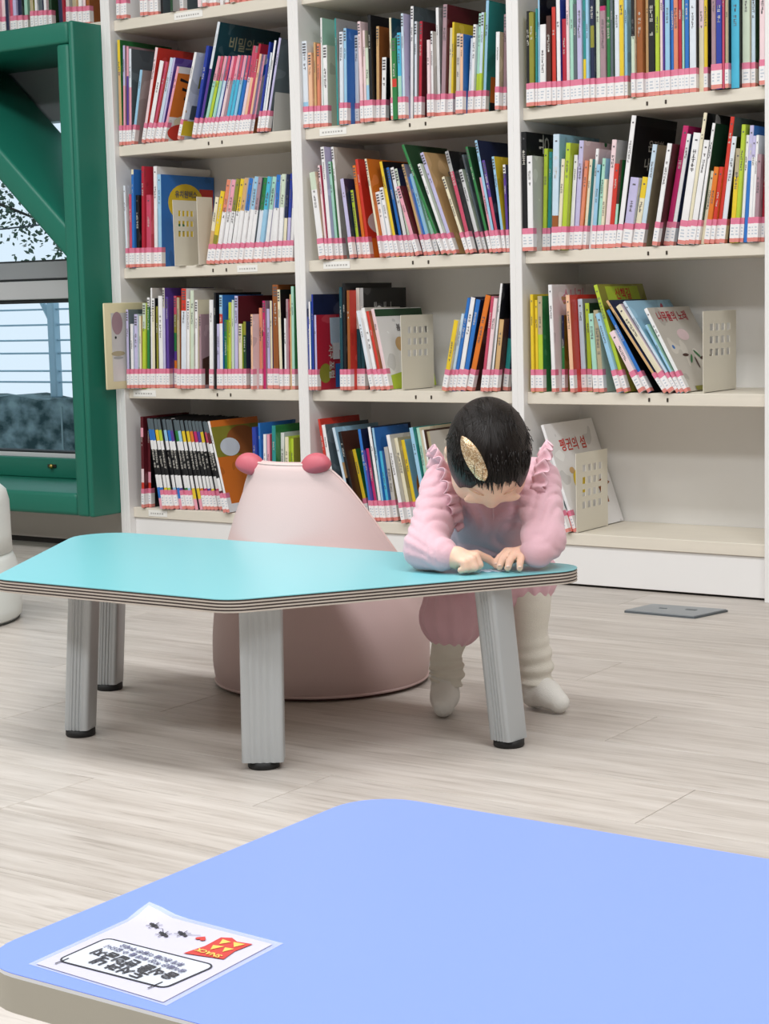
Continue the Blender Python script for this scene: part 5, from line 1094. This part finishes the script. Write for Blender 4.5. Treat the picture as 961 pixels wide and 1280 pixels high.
Fr.capsule((0.042, 0.040, 0.235), (0.062, 0.010, 0.230), 0.056, 0.046, 0.02, pleat(cL, 11, 0.0022)); Fr.capsule((0.062, 0.010, 0.228), (0.064, 0.008, 0.222), 0.036, 0.036, 0.008, pleat(cL, 11, 0.0012))
s_, (X, Y, Z) = Fr.sub((-0.21, -0.30, 0.09), (0.16, 0.16, 0.46))
Fr.f = np.maximum(Fr.f, np.where(Y < -0.10, 0.2775-Z, -1)).astype(np.float32)       # the sleeves lie on the table top
YW = -1.215+math.sin(0.605)*X+math.cos(0.605)*Y; slab = np.maximum(YW+1.2815, np.abs(Z-0.265)-0.0125)      # and the cloth stays clear of the board
Fr.f = np.maximum(Fr.f, -slab).astype(np.float32)
neck = v3(-0.012, -0.128, 0.428); dn = np.sqrt((X-neck[0])**2+(Y-neck[1])**2+(Z-neck[2])**2)-0.030
Fr.f = np.maximum(Fr.f, -dn).astype(np.float32)
romper = link('romper', Fr.mesh('romper', cloth_m), child); relax(romper, 1, 0.5); tag(romper, 'dusty pink cotton romper with gathered cuffs')
# shoulder frills: a wavy ribbon along each armhole
def frill(pts, out, width, waves, amp):
    V, F = [], []; N = 120; P_ = [np.array(p, float) for p in pts]
    def at_(t):
        t = t*(len(P_)-1); i = min(int(t), len(P_)-2); u = t-i
        p0, p1, p2, p3 = P_[max(i-1, 0)], P_[i], P_[i+1], P_[min(i+2, len(P_)-1)]
        return 0.5*((2*p1)+(-p0+p2)*u+(2*p0-5*p1+4*p2-p3)*u*u+(-p0+3*p1-3*p2+p3)*u**3)
    for i in range(N+1):
        t = i/N; p = at_(t); tg = at_(min(1, t+0.01))-at_(max(0, t-0.01)); tg /= np.linalg.norm(tg)
        o = np.array(out(t), float); o -= tg*(o @ tg); o /= np.linalg.norm(o); nrm = np.cross(tg, o); ph = math.sin(waves*2*PI*t)
        ww = width*(0.45+0.55*math.sin(PI*t)**0.6)
        for j in range(5):
            s = j/4; V.append(p+o*ww*s+nrm*amp*ph*(0.35+s)*1.0+tg*amp*0.6*math.cos(waves*2*PI*t)*s)
    for i in range(N):
        for j in range(4): a = i*5+j; F.append((a, a+1, a+6, a+5))
    me = mesh_from('shoulder_frill', V, F, ruff_m, smooth=True); o = link('shoulder_frill', me, child)
    md = o.modifiers.new('thickness', 'SOLIDIFY'); md.thickness = 0.0016; return o
frill([(-0.092, -0.020, 0.400), (-0.090, -0.060, 0.440), (-0.082, -0.105, 0.440), (-0.070, -0.140, 0.412), (-0.060, -0.152, 0.372), (-0.056, -0.138, 0.335)], lambda t: (-0.60, -0.45*t, 0.70-0.3*t), 0.028, 12, 0.0056)
frill([(0.076, -0.020, 0.402), (0.074, -0.060, 0.442), (0.067, -0.105, 0.442), (0.056, -0.140, 0.414), (0.048, -0.152, 0.374), (0.044, -0.138, 0.337)], lambda t: (0.60, -0.45*t, 0.70-0.3*t), 0.028, 12, 0.0056)
# buttons and placket
tube('placket_seam', [(-0.010, -0.146, 0.392), (-0.009, -0.142, 0.360), (-0.007, -0.120, 0.325)], 0.0016, ruff_m, child, 6)
# --- leg warmers and socks
def warmer(k, z1, z0, r):
    h_, kn, an, to = LEGS[k]; pts, rad = [], []; N = 44
    for i in range(N+1):
        z = z1+(z0-z1)*i/N; t = (kn[2]-z)/(kn[2]-an[2]); c = kn+(an-kn)*t
        s = i/N; wv = 0.0016*math.sin(s*10)+0.0028*max(0, s-0.45)*math.sin(s*46)*2.2; pts.append((c[0]+0.002*math.sin(s*9), c[1], z)); rad.append(r*(1-0.10*s)+wv)
    tube('leg_warmer', pts, rad, knit_m, child, 28)
warmer('R', 0.150, 0.052, 0.0300); warmer('L', 0.222, 0.048, 0.0320)
for k, dirx in (('R', 0), ('L', 1)):
    h_, kn, an, to = LEGS[k]; Fs = Field(np.minimum(an, to)-0.06, np.maximum(an, to)+0.06, 0.003)
    rib = lambda X, Y, Z, t: 0.0009*np.sin(Z*520)
    Fs.capsule(an+[0, 0, 0.022], an+[0, 0.002, -0.012], 0.0245, 0.0235, 0.006, rib); Fs.capsule(an+[0, 0.006, -0.020], an+(to-an)*0.55+[0, 0, 0.0], 0.0235, 0.0225, 0.010); Fs.capsule(an+(to-an)*0.5, to, 0.0215, 0.0180, 0.010)
    Xg, Yg, Zg = np.meshgrid(*Fs.ax, indexing='ij'); Fs.f = np.maximum(Fs.f, 0.0015-Zg).astype(np.float32)
    so = link('sock', Fs.mesh('sock', sock_m), child); relax(so, 1, 0.5)
# ------------------------------------------------------------------ small shiny scrap between the hands
film = bpy.data.materials.new('clear_film'); film.use_nodes = True; b = film.node_tree.nodes['Principled BSDF']; b.inputs['Base Color'].default_value = (0.75, 0.86, 1, 1); b.inputs['Roughness'].default_value = 0.15; b.inputs['Alpha'].default_value = 0.6
cp = CW @ Vector((-0.016, -0.216, 0.0))
sc_ = thing('plastic_scrap', "small shiny clear plastic scrap under the child's fingertips", 'plastic scrap', (cp.x, cp.y, ZT+0.0004))
V, F = [], []; N = 8
for j in range(N+1):
    for i in range(N+1): V.append(((i/N-0.5)*0.040, (j/N-0.5)*0.024, 0.0010+0.0010*math.sin(i*1.9+j*0.8)*math.cos(j*1.4)))
for j in range(N):
    for i in range(N): a = j*(N+1)+i; F.append((a, a+1, a+N+2, a+N+1))
link('film', mesh_from('film', V, F, film, smooth=True), sc_, (0, 0, 0), (0, 0, 0.5)).modifiers.new('thickness', 'SOLIDIFY').thickness = 0.0004
